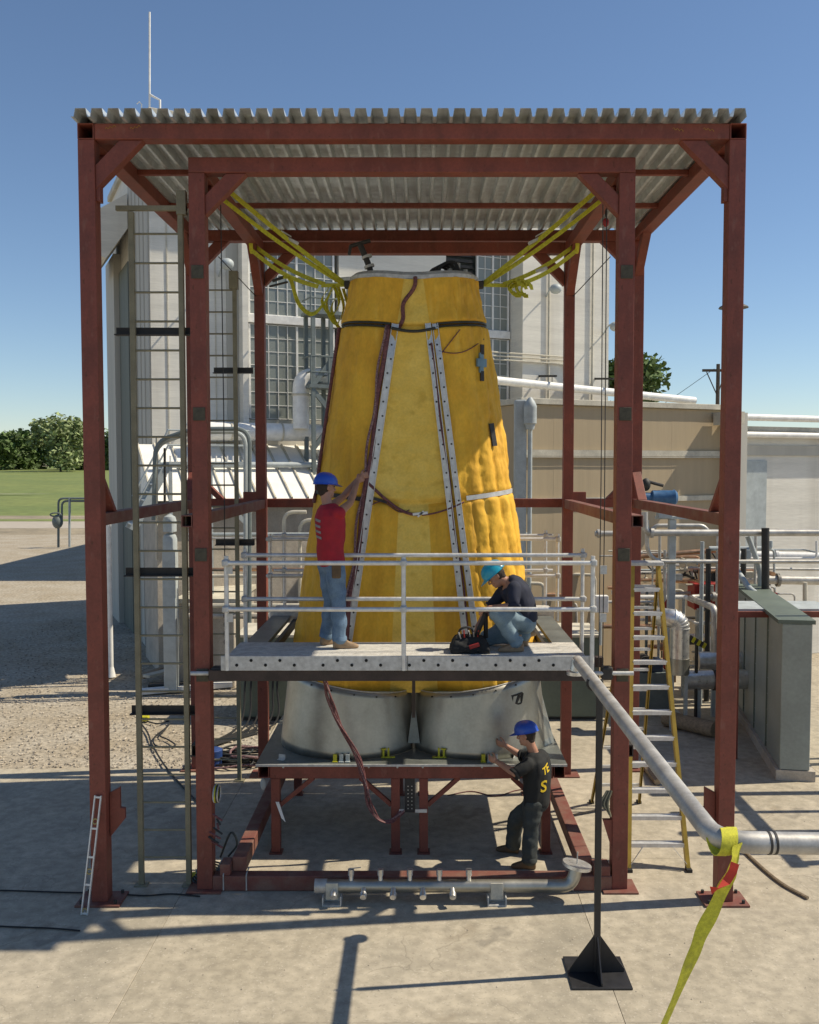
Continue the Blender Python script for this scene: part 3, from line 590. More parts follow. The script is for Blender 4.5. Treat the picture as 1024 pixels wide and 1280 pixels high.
bolt, _ = B().cyl((0, 0, 0), (0, 0, .012), .013, n=6).mesh('bolt', steelpipe, origin=V((0, 0, 0)))
for x in (-1.63, -.62, -.28, .02, .72, 1.3): place('bolt', bolt, (x, TY0 - .033, TZ - .03), tbl, rot=(R(90), 0, 0))

# ================================================================ TANK
TCX, TCY = -.09, 2.30
tank = thing('foam_covered_tank', 'tall two-lobed tank covered in yellow sprayed foam on metal skirts', 'tank', (TCX, TCY, TZ))
ZT, ZB = 6.87, 1.88
def cz(z): return .115 + (.85 - .115) * (ZT - z) / (ZT - ZB)
def rz(z):
    r = .735 + .02 * (6.28 - z) / 4.5
    if z > 6.28: r = .70 - .01 * (z - 6.28) + 0.03 * max(0, 1 - (z - 6.34) / .2) * (z > 6.34)
    k = max(0, 1 - abs(z - 6.305) / .035); r -= .045 * k
    k = max(0, 1 - abs(z - 4.22) / .05); r -= .03 * k
    return r
def shear(x, z): return (.125 + .05 * max(0, min(1, (3.2 - z) / 1.3))) * (math.sqrt((x) ** 2 + .02) - .55 * (cz(z) + .4))
NA = 64
def outline(z, u, front_only=False):
    """u in [0,1): from front seam of right lobe round to the left and over the flat front"""
    c, r = cz(z), rz(z)
    rec = .08 * max(0, min(1, (3.4 - z) / 1.2)) + .30 * max(0, min(1, (2.35 - z) / .45))
    if u < .42: a = -math.pi / 2 + math.pi * u / .42; return c + r * math.cos(a), r * math.sin(a), (math.cos(a), math.sin(a))
    if u < .5: t = (u - .42) / .08; return c - 2 * c * t, r, (0, 1)
    if u < .92: a = math.pi / 2 + math.pi * (u - .5) / .42; return -c + r * math.cos(a), r * math.sin(a), (math.cos(a), math.sin(a))
    t = (u - .92) / .08; x = -c + 2 * c * t; return x, -r + rec * math.sin(math.pi * t) ** 1.3, (0, -1)
def relief(x, y, z, u, lobe):
    """sprayed foam: broad upright folds with creases between them, and lumps"""
    s = u / .42 if lobe > 0 else (u - .5) / .42
    wob = .35 * noise.noise(V((s * 3, z * .55, 3.1 * lobe))) + .12 * noise.noise(V((s * 9, z * 1.3, 6 + lobe)))
    q = s * (21 if lobe > 0 else 26) + wob * 5.0; fold = abs(math.sin(math.pi * q * .5)); amp = .5 + .5 * noise.noise(V((math.floor(q) * 3.7, z * .5, lobe * 5)))
    a = (.060 if lobe > 0 else .020) * (1.3 if z < 4.2 else 1.0)
    f = a * amp * (fold ** .42 - .75)
    f += noise.noise(V((x * 2.2, y * 2.2, z * 1.2))) * .022 + noise.noise(V((x * 6, y * 6, z * 4.5))) * .020 + noise.noise(V((x * 15, y * 15, z * 12))) * .010
    edge = min(1, s / .05, (1 - s) / .05); k = max(0, 1 - abs(z - 6.32) / .06, 1 - abs(z - 4.22) / .06)
    return f * max(0, edge) * (1 - k)
zs = [ZB + (ZT - ZB) * i / 230 for i in range(231)]
us = [.42 * i / 110 for i in range(111)] + [.42 + .08 * i / 8 for i in range(1, 8)] + [.5 + .42 * i / 110 for i in range(111)]
b = B(); n = len(us)
for z in zs:
    for u in us:
        x, y, nn = outline(z, u); f = 0
        if u <= .42: f = relief(x, y, z, u, 1)
        elif u >= .5: f = relief(x, y, z, u, -1)
        x += nn[0] * f; y += nn[1] * f; rg = .03 * noise.noise(V((x * 9, y * 9, 1))) * max(0, 1 - (z - ZB) / .15); b.v.append(V((TCX + x, TCY + y, z + rg + shear(x, z))))
b.f = [(j * n + i, j * n + i + 1, (j + 1) * n + i + 1, (j + 1) * n + i) for j in range(len(zs) - 1) for i in range(n - 1)]
b.build('foam_shell', foam, tank, smooth='all')
b = B(); n = 41
for z in zs:
    for i in range(n):
        u = .92 + .08 * i / (n - 1); x, y, nn = outline(z, min(u, .99999)); t = i / (n - 1); e = min(1, t / .06, (1 - t) / .06)
        f = (noise.noise(V((x * 2.2, z * 1.5, 8))) * .022 + noise.noise(V((x * 5, z * 8, 2))) * .013 + noise.noise(V((x * 16, z * 20, 2))) * .006) * max(0, e)
        if z < 4.2: f += .026 * noise.noise(V((x * 7, z * .5, 12))) * max(0, e)
        f -= .03 * max(0, 1 - abs(z - 4.2 - .02 * noise.noise(V((x * 8, 1, 1)))) / .05)
        b.v.append(V((TCX + x, TCY + y - f - .002, z + shear(x, z))))
allf = [(j, i) for j in range(len(zs) - 1) for i in range(n - 1)]
def pale(j, i): return zs[j] > 4.2 or abs(i - 19.5) < 7
for nm, mm, sel, lb in (('foam_panel', foamc, True, 'paler smooth foam panel between the two metal rails'), ('foam_side_strip', foam, False, None)):
    bb = B(); bb.v = b.v; bb.f = [(j * n + i, j * n + i + 1, (j + 1) * n + i + 1, (j + 1) * n + i) for j, i in allf if pale(j, i) == sel]
    used = sorted({k for f in bb.f for k in f}); mp_ = {k: q for q, k in enumerate(used)}; bb.v = [b.v[k] for k in used]; bb.f = [tuple(mp_[k] for k in f) for f in bb.f]
    bb.build(nm, mm, tank, smooth='all', label=lb)
def skin_pt(s, z, off=.0):
    """point on the tank's front: s in -1..1 from left silhouette over the front to the right; |s|<... measured by u"""
    x, y, nn = outline(z, s % 1.0); x += nn[0] * off; y += nn[1] * off; return V((TCX + x, TCY + y, z + shear(x, z)))
def fx(x, z, off=0.):
    """point on the front surface at tank-relative x"""
    c, r = cz(z), rz(z)
    if abs(x) <= c: u = .92 + .08 * (x + c) / (2 * c)
    elif x > 0: u = .42 * (math.asin(min(1, (x - c) / r))) / math.pi
    else: u = .92 - .42 * (math.asin(min(1, (-x - c) / r))) / math.pi
    return skin_pt(min(u, .99999), z, off)
# metal ends and rims at top
b = B(); ring = [skin_pt(u, ZT - .001, .004) for u in us]; b.loft([[p + V((0, 0, 0)) for p in ring], [p + V((0, 0, .045)) for p in ring], [V((TCX, TCY, ZT + .06)) + (p - V((TCX, TCY, ZT))) * .93 + V((0, 0, .03)) for p in ring], [V((TCX, TCY, ZT + .10)) + (p - V((TCX, TCY, ZT))) * .5 for p in ring]]); b.build('top_ring', aludull, tank, smooth=True)
# skirts
def skirt(s):
    b = B(); nA, nZ = 72, 10
    for j in range(nZ + 1):
        t = j / nZ; z = ZB + .03 - (ZB + .03 - TZ - .004) * t; r = .800 + .115 * t; c = .80; inn_ = math.asin(min(.995, (c - .02) / r))
        for i in range(nA + 1):
            a = -math.pi / 2 + s * (-inn_ + (inn_ + R(165)) * i / nA)
            x = s * c + r * math.cos(a); y = r * math.sin(a); dz = shear(x, ZB) * (1 - t); f = .004 * noise.noise(V((a * 2, z * 2, s)))
            b.v.append(V((TCX + x + f, TCY + y + f, z + dz)))
    b.f = [(j * (nA + 1) + i, j * (nA + 1) + i + 1, (j + 1) * (nA + 1) + i + 1, (j + 1) * (nA + 1) + i) for j in range(nZ) for i in range(nA)]
    o = b.build('skirt', alusheet, tank, smooth='all'); sm = o.modifiers.new('solidify', 'SOLIDIFY'); sm.thickness = .005; sm.offset = 1
    pts = []
    for i in range(49):
        a = -math.pi / 2 + s * (-R(74) + (R(74) + R(160)) * i / 48); x = s * .80 + .803 * math.cos(a); pts.append(V((TCX + x, TCY + .803 * math.sin(a), ZB + .03 + shear(x, ZB))))
    b = B(); b.pipe(pts, .007, 8); b.build('rim', aludull, o, smooth=True)
    for k in range(9):
        p = pts[6 + 4 * k]; b = B(); b.cyl(p + V((0, 0, -.05)) + (p - V((TCX + s * .80, TCY, p.z))).normalized() * .0, p + V((0, 0, -.05)) + (p - V((TCX + s * .80, TCY, p.z))).normalized() * .022, .011, n=6); b.build('rivet', darksteel, o)
    return o
skL, skR = skirt(-1), skirt(1)
b = B(); b.prism([(TCX - .02, TCY - .50, 1.60), (TCX + .02, TCY - .50, 1.60), (TCX + .075, TCY - .56, TZ + .10), (TCX - .075, TCY - .56, TZ + .10)], (0, .03, 0)); b.build('centre_gusset', platem, tank)
b = B(); b.box((TCX - .02, TCY - .79, 1.58), (TCX + .02, TCY - .75, 2.35)); b.build('centre_strap', brownsteel, tank)
# right stiffening fin, bracket plates, cleats
b = B(); b.prism([(TCX + 1.56, TCY - .06, 1.98), (TCX + 1.56, TCY - .20, 1.9), (TCX + 1.20, TCY - .86, TZ + .002), (TCX + 1.78, TCY - .2, TZ + .002)], (.012, .004, 0)); b.build('stiffening_fin', alusheet, tank)
b = B(); p = V((TCX + 1.26, TCY - .69, 1.78)); b.beam(p + V((-.07, -.03, .05)), p + V((.07, .04, .07)), .03, .02); b.beam(p + V((-.06, -.03, -.06)), p + V((.05, .03, -.05)), .03, .02); b.beam(p + V((-.07, -.03, -.06)), p + V((-.06, -.03, .06)), .03, .02); b.beam(p + V((.05, .03, -.05)), p + V((.07, .04, .07)), .03, .02); b.beam(p + V((-.02, -.01, -.05)), p + V((.03, .02, .05)), .03, .03); b.build('lift_bracket', darksteel, tank)
for x, y in ((-.40, TY0 + .22), (.22, TY0 + .22)):
    s = -1 if x < 0 else 1; b = B(); q = V((TCX + (x - TCX), y, TZ)); 
    b.box((q.x - .085, q.y - .02, TZ + .002), (q.x + .085, q.y + .02, TZ + .014)); b.box((q.x - s * .005 - .012, q.y - .015, TZ + .015), (q.x - s * .005 + .012, q.y + .015, TZ + .12)); b.box((q.x + s * .055 - .012, q.y - .015, TZ + .015), (q.x + s * .055 + .012, q.y + .015, TZ + .10)); b.box((q.x + s * .05 - .03, q.y - .02, TZ + .1), (q.x + s * .05 + .03, q.y + .02, TZ + .115))
    b.build('cleat', yellowtag, tank, bevel=.003)
for x in (-1.05, .72):
    for k, mm in enumerate((yellowtag, lightgrey, lightgrey)):
        b = B(); xx = x + .075 * k; b.box((xx, TY0 + .05, TZ + .002), (xx + .045, TY0 + .09, TZ + .09)); b.box((xx - .008, TY0 + .03, TZ + .001), (xx + .053, TY0 + .11, TZ + .012)); b.build('clip', mm, tank, bevel=.003)
b = B(); b.angle((-1.72, TY0 + .15, TZ + .032), (-1.64, TY0 + .12, TZ + .032), .05, .06, .008); b.build('clip', alu, tank)
# perforated rails
hl, _ = B().cyl((0, 0, 0), (0, -.003, 0), .012, n=10).mesh('hole', darksteel, origin=V((0, 0, 0)))
def rail(xa, za, xb, zb, w, lab=None):
    N = 10; pts = [fx(xa + (xb - xa) * i / N, za + (zb - za) * i / N, .004) for i in range(N + 1)]
    b = B(); d = (pts[-1] - pts[0]).normalized(); sd = d.cross(V((0, -1, 0))).normalized(); rings = []
    for p in pts:
        nn = V((0, -1, 0)); rings.append([p + sd * a + nn * h for a, h in ((-w / 2, 0), (w / 2, 0), (w / 2, .05), (w / 2 - .008, .05), (w / 2 - .008, .022), (-w / 2 + .008, .022), (-w / 2 + .008, .05), (-w / 2, .05))])
    b.loft(rings); o = b.build('rail', alu, tank, bevel=.002)
    L = (pts[-1] - pts[0]).length; k = int(L / .17)
    for i in range(k):
        t = (i + .5) / k; j = min(N - 1, int(t * N)); p = pts[j].lerp(pts[j + 1], t * N - j); place('hole', hl, p + V((0, -.023, 0)) + sd * (.008 if i % 2 else -.008), o)
    return o
rail(-.215, 6.33, -.82, 2.25, .085); rail(  .17, 6.34, .66, 2.25, .07); rail(.255, 6.33, .79, 2.25, .07)
# hoses, bands, bundles
def along(fn, n, r, name, m, nn=8, par=tank): b = B(); b.pipe([fn(i / n) for i in range(n + 1)], r, nn); return b.build(name, m, par, smooth=True)
for k in (0, 1):
    along(lambda t: fx(.27 + (cz(6.31) + .715 - .27) * t, 6.29 + .035 * k, .035), 24, .014, 'hose_band', hose)
    along(lambda t: fx(-.27 - (cz(6.31) + .715 - .27) * t, 6.29 + .035 * k, .035), 24, .014, 'hose_band', hose)
along(lambda t: fx(-.26 + .52 * t, 6.27 - .02 * math.sin(t * 3.1), .02), 12, .018, 'hose_band', hose)
b = B(); b.ribbon([fx(.63 + (cz(4.25) + .715 - .63) * i / 20, 4.22, .03) for i in range(21)], .055, (0, 0, 1), .012); b.build('strap_band', alu, tank)
b = B(); b.ribbon([fx(-.6 - (cz(4.25) + .70 - .6) * i / 20, 4.21, .03) for i in range(21)], .05, (0, 0, 1), .012); b.build('strap_band', darksteel, tank)
b = B(); b.ribbon([fx(-.50 + .18 * i / 6, 4.24 - .03 * i / 6, .03) for i in range(7)], .035, (0, 0, 1), .012); b.build('strap_band', darksteel, tank)
along(lambda t: fx(.02 - .21 * t + .03 * math.sin(t * 9), 6.89 - .60 * t, .02 + .01 * math.sin(t * 14)), 22, .024, 'cable_bundle', cablered)
along(lambda t: fx(-.30 - .55 * t + .012 * math.sin(t * 21), 6.30 - 4.0 * t, .03 + .01 * math.sin(t * 17)), 60, .030, 'cable_bundle', cablered)
along(lambda t: fx(-.33 - .53 * t + .016 * math.sin(t * 26 + 1), 6.30 - 3.8 * t, .045 + .008 * math.sin(t * 23)), 60, .016, 'cable_bundle', cablegrey)
along(lambda t: fx(-(cz(6.27 - 2.2 * t) + .70), 6.27 - 2.2 * t, .028), 30, .022, 'cable_bundle', cablered)
along(lambda t: fx(.21 + .50 * t + .01 * math.sin(t * 19), 6.1 - 3.8 * t, .034 + .006 * math.sin(t * 25)), 50, .011, 'cable', cablered)
along(lambda t: fx(-.55 + .60 * t, 4.42 - .33 * math.sin(t * 1.57) , .025), 20, .018, 'cable', cablered)
along(lambda t: fx(.10 + .5 * t, 4.08 + .10 * t * t, .025), 20, .010, 'cable', cablered)
along(lambda t: fx(-.5 + .45 * t, 4.16 + .05 * math.sin(t * 6), .022), 20, .007, 'cable', cablered)
along(lambda t: fx(.30 + .55 * t, 6.0 - .10 * math.sin(t * 3.1) + .12 * t, .015), 20, .006, 'cable', cablered)
along(lambda t: fx(.30 + .25 * t, 5.93 + .3 * t, .015), 12, .006, 'cable', cablered)
b = B(); q = fx(.08, 4.10, .03); b.beam(q - V((.09, 0, .01)), q + V((.09, 0, .01)), .03, .03); b.beam(q - V((.03, 0, .04)), q + V((.04, 0, .03)), .03, .02); b.build('connector', alu, tank)
bp = mat('blue_grey_bracket', (.16, .27, .34), .5, .1, .2, 9)
b = B(); q = fx(.80, 5.82, .03); sd = V((.8, .6, 0)); b.beam(q - V((0, 0, .12)) , q + V((.0, 0, .12)), .03, .06, sd); b.beam(q - sd * .07 , q + sd * .075, .034, .10); b.build('bracket', bp, tank, bevel=.004)
for dz in (.16, -.16): b = B(); q2 = q + V((.01, 0, dz)); b.beam(q2 - V((.0, 0, .06)), q2 + V((0, 0, .06)), .02, .05, sd); b.build('bracket_foot', darksteel, tank)
b = B(); b.ribbon([fx(.93 + .045 * t, 5.08 - .28 * t, .022) for t in (0, .2, .4, .6, .8, 1.0)], .07, (.8, .6, 0), .02); b.build('dark_patch', darksteel, tank, label='dark scorched cover strip on the right lobe')
for x in (-.05,): pass
# plumbing on the top
b = B(); b.pipe(spline([(TCX - .52, TCY, ZT + .02), (TCX - .56, TCY, ZT + .25), (TCX - .68, TCY, ZT + .55)], 5), .038, 10); b.pipe([(TCX - .80, TCY, ZT + .53), (TCX - .55, TCY, ZT + .60)], .026, 8); b.pipe([(TCX - .82, TCY, ZT + .42), (TCX - .80, TCY, ZT + .54)], .02, 8); b.build('inlet_pipe', darksteel, tank, smooth=True)
for k in range(3): b = B(); b.cyl((TCX - .53 - .03 * k, TCY, ZT + .14 + .12 * k), (TCX - .54 - .03 * k, TCY, ZT + .17 + .12 * k), .065, n=14); b.build('flange', steelpipe, tank, smooth=True)
for k in range(4): b = B(); a = TCX + .16 + .04 * k; b.pipe(spline([(a, TCY - .1 * k, ZT + .03), (a + .06, TCY - .1 * k, ZT + .22), (a + .22, TCY - .1 * k, ZT + .26), (a + .3, TCY - .1 * k, ZT + .1)], 6), .02, 8); b.build('hose', black, tank, smooth=True)
for k in range(5): b = B(); a = TCX + .46 + .05 * k; b.pipe([(a, TCY - .15 + .08 * k, ZT + .02), (a + .02 * (k % 2), TCY - .15 + .08 * k, ZT + .22 + .05 * (k % 3))], .026, 8); b.cyl((a, TCY - .15 + .08 * k, ZT + .16), (a + .005, TCY - .15 + .08 * k, ZT + .2), .045, n=8); b.build('valve', darksteel if k % 2 else steelpipe, tank, smooth=True)
b = B(); b.pipe(fillet([(TCX - .95, TCY + .3, ZT + .16), (TCX - .66, TCY + .3, ZT + .18), (TCX - .62, TCY + .2, ZT + .02)], .08), .04, 10); b.build('white_elbow', whitep, tank, smooth=True)
for s in (-1, 1): b = B(); x = TCX + s * .83; b.box((x - .05, TCY - .06, ZT + .0), (x + .05, TCY + .06, ZT + .09)); b.build('shackle', darksteel, tank, bevel=.01)
# hanging bundle that falls from the walkway over the skirt to the terminal box
hb = thing('hanging_cable_bundle', 'reddish cable bundle hanging over the left skirt down under the table', 'cable', (-.9, 1.1, .6))
path = spline([at(405, 850, .98), at(412, 872, 1.0), at(425, 905, 1.02), at(447, 948, 1.05), at(457, 985, 1.06), at(463, 1008, 1.10), at(474, 1024, 1.14), at(488, 1026, 1.2), at(503, 1014, 1.25)], 8)
for k in range(9):
    r_ = random.Random(k); ph, am = r_.random() * 6.28, .010 + .022 * r_.random()
    b = B(); b.pipe([p + V((math.cos(ph + i * .21), .5 * math.sin(ph + i * .2), .6 * math.sin(ph * 2 + i * .17))) * am for i, p in enumerate(path)], .0085, 6); b.build('cable', cablered if k % 3 else cablegrey, hb, smooth=True)

# ================================================================ WALKWAYS
PZ = 2.60
wk = thing('front_walkway', 'aluminium scaffold walkway with double guard rails in front of the tank', 'walkway', (-.15, .6, PZ))
XA, XB, YA_, YB_ = -2.13, 1.80, .20, 1.02
for k in range(3): y0 = YA_ + .012 + k * .268; b = B(); b.box((XA + .05, y0, PZ - .05), (XB - .04, y0 + .262, PZ)); b.build('deck_plank', plank, wk, bevel=.004)
b = B(); b.box((XA, YA_ - .022, PZ - .145), (XB, YA_ + .008, PZ + .012)); fa = b.build('fascia', aludull, wk, bevel=.004)
hm, _ = B().cyl((0, 0, 0), (0, -.004, 0), .017, n=12).mesh('hole', hole, origin=V((0, 0, 0)))
for i in range(25):
    if i % 6 == 5: continue
    place('hole', hm, (XA + .17 + .153 * i, YA_ - .0225, PZ - (.035 if i % 2 else .085)), fa)
for x in (-.18, -.145): b = B(); b.box((x, YA_ - .027, PZ - .143), (x + .004, YA_ - .0225, PZ + .01)); b.build('seam', darksteel, fa)
b = B(); b.beam((IXL + IW / 2 + .004, YA_ + .05, PZ - .205), (IXR - IW / 2 - .3, YA_ + .05, PZ - .205), .10, .115); b.build('support_beam', brownsteel, wk, bevel=.005)
b = B(); b.beam((IXL + IW / 2 + .004, YB_ - .1, PZ - .205), (IXR - IW / 2 - .004, YB_ - .1, PZ - .205), .10, .115); b.build('support_beam', brownsteel, wk, bevel=.005)
for x in (IXL, IXR):
    s = 1 if x < 0 else -1; b = B(); b.pipe([(x - s * .11, IYF - IW / 2 - .05, PZ - .19), (x + s * .36, IYF - IW / 2 - .05, PZ - .19)], .024, 10); b.build('tie_tube', aludull, wk, smooth=True)
    b = B(); b.box((x + s * .17 - .06, IYF - .16, PZ - .26), (x + s * .17 + .06, IYF - .04, PZ - .12)); b.build('coupler', darksteel, wk, bevel=.02)
def rails(par, x0, x1, posts, y, z0=PZ, hts=(.5, 1.0), low=-.14, mm=None, dz=0):
    for h in hts:
        b = B(); b.pipe([(x0, y, z0 + h), (x1, y, z0 + h)], .0245, 12); b.build('guard_rail', mm or alu, par, smooth=True)
    for x in posts:
        b = B(); b.pipe([(x, y + .048, z0 + low), (x, y + .048, z0 + hts[-1] + .07)], .0245, 12); p = b.build('rail_post', mm or alu, par, smooth=True)
        for h in hts: b = B(); b.box((x - .035, y - .03, z0 + h - .035), (x + .035, y + .085, z0 + h + .035)); b.build('coupler', aludull, p, bevel=.015)
rails(wk, -2.09, 1.84, (-2.06, -.185, 1.815), YA_ - .075, hts=(.52, 1.01))
rails(wk, -2.0, 1.90, (-2.03, 1.86), YB_ + .0, hts=(.5, 1.005))
for x in (1.86, -2.09):
    for z in (.42, .93): b = B(); b.box((x + .03, YA_ - .05, PZ + z - .04), (x + .1, YA_ - .035, PZ + z + .05)); b.build('flag_plate', aludull, wk)
rw_ = thing('rear_walkway', 'aluminium scaffold walkway behind the tank', 'walkway', (-.1, 3.6, PZ))
for k in range(2): b = B(); b.box((-2.1, 3.3 + k * .27, PZ - .05), (1.85, 3.3 + k * .27 + .262, PZ)); b.build('deck_plank', plank, rw_)
b = B(); b.box((-2.1, 3.27, PZ - .14), (1.85, 3.295, PZ + .005)); b.build('fascia', aludull, rw_)
rails(rw_, -2.15, 1.92, (-2.1, 1.9), 3.25, hts=(.5, 1.01)); rails(rw_, -2.15, 1.92, (-2.0, 1.82), 3.9, hts=(.5, 1.01))
for x, lb in ((-1.95, 'left side walkway between front and rear decks'), (1.68, 'right side walkway between front and rear decks')):
    sw = thing('side_walkway', lb, 'walkway', (x, 2.2, PZ))
    for k in range(1): b = B(); b.box((x - .13, 1.05, PZ - .11), (x + .13, 3.26, PZ - .06)); b.build('deck_plank', platem, sw)
    b = B(); b.beam((x + .19 * (1 if x < 0 else -1), 1.0, PZ - .16), (x + .19 * (1 if x < 0 else -1), 3.3, PZ - .16), .05, .10); b.build('bearer', darksteel, sw)

# ================================================================ FIXED LADDERS
def fixed_ladder(lb, xl, xr, y, z0, z1, pitch, brk, rr=.012, sw=.055):
    t = thing('fixed_ladder', lb, 'ladder', ((xl + xr) / 2, y, 0), 'fixed ladders bolted to the inner frame')
    for x in (xl, xr): b = B(); b.tube((x, y, z0), (x, y, z1), sw, sw, .005, (0, 1, 0)); p = b.build('stile', olive, t, bevel=.004); b = B(); b.box((x - .07, y - .06, .001), (x + .07, y + .06, .014)); b.build('foot_plate', olive, p)
    rm, _ = B().cyl((xl + sw / 2, 0, 0), (xr - sw / 2, 0, 0), rr, n=8).mesh('rung', olive, origin=V((0, 0, 0))); k = 0
    z = z0 + .30
    while z < z1 - .05: place('rung', rm, (0, y, z), t); z += pitch
    for z, xa, xb in brk: b = B(); b.angle((xa, y + .06, z), (xb, y + .06, z), .09, .09, .012); b.build('wall_bracket', darksteel, t)
    return t
lf = fixed_ladder('tall olive ladder beside the left canopy bay', -3.09, -2.565, .45, .015, 7.33, .3085, ((6.08, -3.30, IXL - .09), (3.47, -3.24, IXL - .09), (1.94, -3.20, IXL - .09)))
b = B(); b.beam((-3.25, .45, 7.37), (-2.5, .45, 7.37), .05, .05); b.build('top_bar', olive, lf); b = B(); b.box((-2.60, .41, 7.30), (-2.50, .49, 7.55)); b.build('top_bar', olive, lf)
lb2 = fixed_ladder('shorter olive ladder behind the left inner post', -3.17, -2.67, 3.85, .015, 7.33, .31, ((6.0, -3.0, IXL - .075), (3.51, -3.0, IXL - .075)))
b = B(); b.box((-2.74, 3.80, 7.15), (-2.62, 3.9, 7.40)); b.build('top_bar', olive, lb2)

# ================================================================ STEPLADDER
sl_ = thing('stepladder', 'tall yellow fibreglass stepladder with metal steps by the right frame', 'ladder', (2.65, 1.9, 0))
TL, TR = V((2.64, 1.93, 3.40)), V((2.96, 1.93, 3.40)); BL, BR = V((2.38, .80, 0)), V((3.06, .80, 0)); RL, RRr = V((2.34, 2.95, 0)), V((2.99, 2.95, 0))
for p, q in ((BL, TL), (BR, TR)): b = B(); b.channel(p + V((0, 0, .03)), q, .045, .075, .006, (0, 1, 0)); o = b.build('front_rail', fibre, sl_); b = B(); b.box((p.x - .03, p.y - .05, 0.001), (p.x + .03, p.y + .05, .035)); b.build('foot', black, o)
for p, q in ((RL, TL), (RRr, TR)): b = B(); b.channel(p + V((0, 0, .03)), q + V((0, .06, -.08)), .03, .055, .006, (0, -1, 0)); o = b.build('rear_rail', fibre, sl_); b = B(); b.box((p.x - .03, p.y - .04, 0.001), (p.x + .03, p.y + .04, .035)); b.build('foot', black, o)
for k in range(1, 12):
    t = k / 12; p, q = BL.lerp(TL, t), BR.lerp(TR, t); b = B(); b.box((p.x + .012, p.y - .005, p.z - .032), (q.x - .012, p.y + .085, p.z + .032 - .03)); b.box((p.x + .012, p.y - .008, p.z - .045), (q.x - .012, p.y - .0055, p.z + .002)); b.build('step', alu, sl_, bevel=.002)
    p, q = RL.lerp(TL, t), RRr.lerp(TR, t); b = B(); b.beam(p + V((.01, 0, 0)), q + V((-.01, 0, 0)), .03, .035); b.build('rear_brace', alu, sl_)
b = B(); b.box((2.595, 1.84, 3.39), (3.005, 2.05, 3.44)); b.build('top_cap', aludull, sl_, bevel=.01)
for s, p, in ((1, BL), (-1, BR)):
    t = 1 / 12; q = p.lerp(TL if s > 0 else TR, t); b = B(); b.beam(q + V((s * .16, 0, -.03)), p + V((s * .02, .0, .08)), .004, .02, (0, 1, 0)); b.build('corner_brace', alu, sl_)

# ================================================================ FEED PIPE, STAND, STRAP (in front of the frames)
FXp, FZ = 1.56, 2.685
fp = thing('feed_pipe', 'long grey steel pipe coming toward the viewer then bending right', 'pipe', (FXp, -3, FZ))
path = [V((FXp - .05, -1.02, FZ - .16))] + fillet([(FXp - .05, -1.02, FZ - .12), (FXp - .02, -1.02, FZ), (FXp, -1.3, FZ), (FXp, -4.83, FZ - .02), (3.6, -4.83, FZ - .06)], .17, 8)
b = B(); b.pipe([V((FXp, -.42, FZ))] + fillet([(FXp, -1.3, FZ), (FXp, -4.83, FZ - .02), (4.0, -4.83, FZ - .06)], .18, 8), .057, 24); b.build('pipe', steelpipe, fp, smooth=True)
b = B(); b.pipe([(FXp - .005, -.47, FZ + .02), (FXp - .03, -.47, FZ - .09)], [.058, .056], 20); b.pipe([(FXp - .03, -.47, FZ - .09), (FXp - .03, -.47, FZ - .125)], .085, 20); b.build('flange', chrome, fp, smooth=True)
for x in (1.82, 1.85): b = B(); b.pipe([(x, -4.83, FZ - .025), (x + .012, -4.83, FZ - .0253)], .0605, 24); b.build('weld_bead', darksteel, fp, smooth=True)
stn = thing('pipe_stand', 'black pole stand with triangular foot gussets holding up the pipe', 'stand', (1.60, -1.35, 0))
SX, SY = 1.605, -1.35; b = B(); b.beam((SX, SY, .02), (SX, SY, FZ - .09), .055, .055, (0, 1, 0)); b.build('pole', blackpaint, stn, bevel=.006)
for dx, dy in ((1, 0), (-1, 0), (0, -1), (0, 1)):
    n_ = V((-dy, dx, 0)) * .006; p = V((SX + dx * .0285, SY + dy * .0285, 0)); b = B(); b.prism([p + V((0, 0, .021)) - n_, p + V((dx * .22, dy * .22, .021)) - n_, p + V((dx * .22, dy * .22, .05)) - n_, p + V((0, 0, .36)) - n_], n_ * 2); b.build('gusset', blackpaint, stn)
b = B(); b.box((SX - .27, SY - .27, .001), (SX + .27, SY + .27, .02)); b.build('base_plate', blackpaint, stn, bevel=.004)
b = B(); b.pipe([V((FXp + .066 * math.cos(a), SY, FZ + .066 * math.sin(a))) for a in [R(150 + 24 * k) for k in range(11)]], .013, 8); b.build('saddle', blackpaint, stn, smooth=True)
sp = thing('lifting_sling', 'yellow webbing sling choked round the pipe bend with a red tag', 'sling', (1.4, -4.75, 2.6))
for k in range(3):
    xk = FXp + .06 + .018 * k; b = B(); b.ribbon([V((xk - .005 * i, -4.83 + .0 + .066 * math.cos(R(24 * i)) * 1.02 + .006 * k, FZ - .02 + .068 * math.sin(R(24 * i)))) for i in range(16)], .052, (1, 0, 0), .006); b.build('loop', yellow, sp, smooth=True)
pts = spline([V((FXp + .085, -4.885, FZ - .01)), V((FXp + .065, -4.90, FZ - .09)), V((FXp + .025, -4.905, FZ - .20)), V((FXp - .09, -4.90, FZ - .46)), V((FXp - .20, -4.9, FZ - .75)), V((FXp - .5, -4.9, FZ - 1.5)), V((FXp - .9, -4.9, .02))], 8)
b = B(); rings = []
for i, p in enumerate(pts):
    q = R(25 + 22 * math.sin(i * .22)); sd = V((math.cos(q), math.sin(q) * .7, .2)).normalized() * (.030 + .016 * min(1, i / 14)) * (1 + .12 * math.sin(i * .9)); rings.append([p + sd, p - sd, p - sd + V((0, -.004, .002)), p + sd + V((0, -.004, .002))])
b.loft(rings); b.build('webbing', yellow, sp, smooth=True)
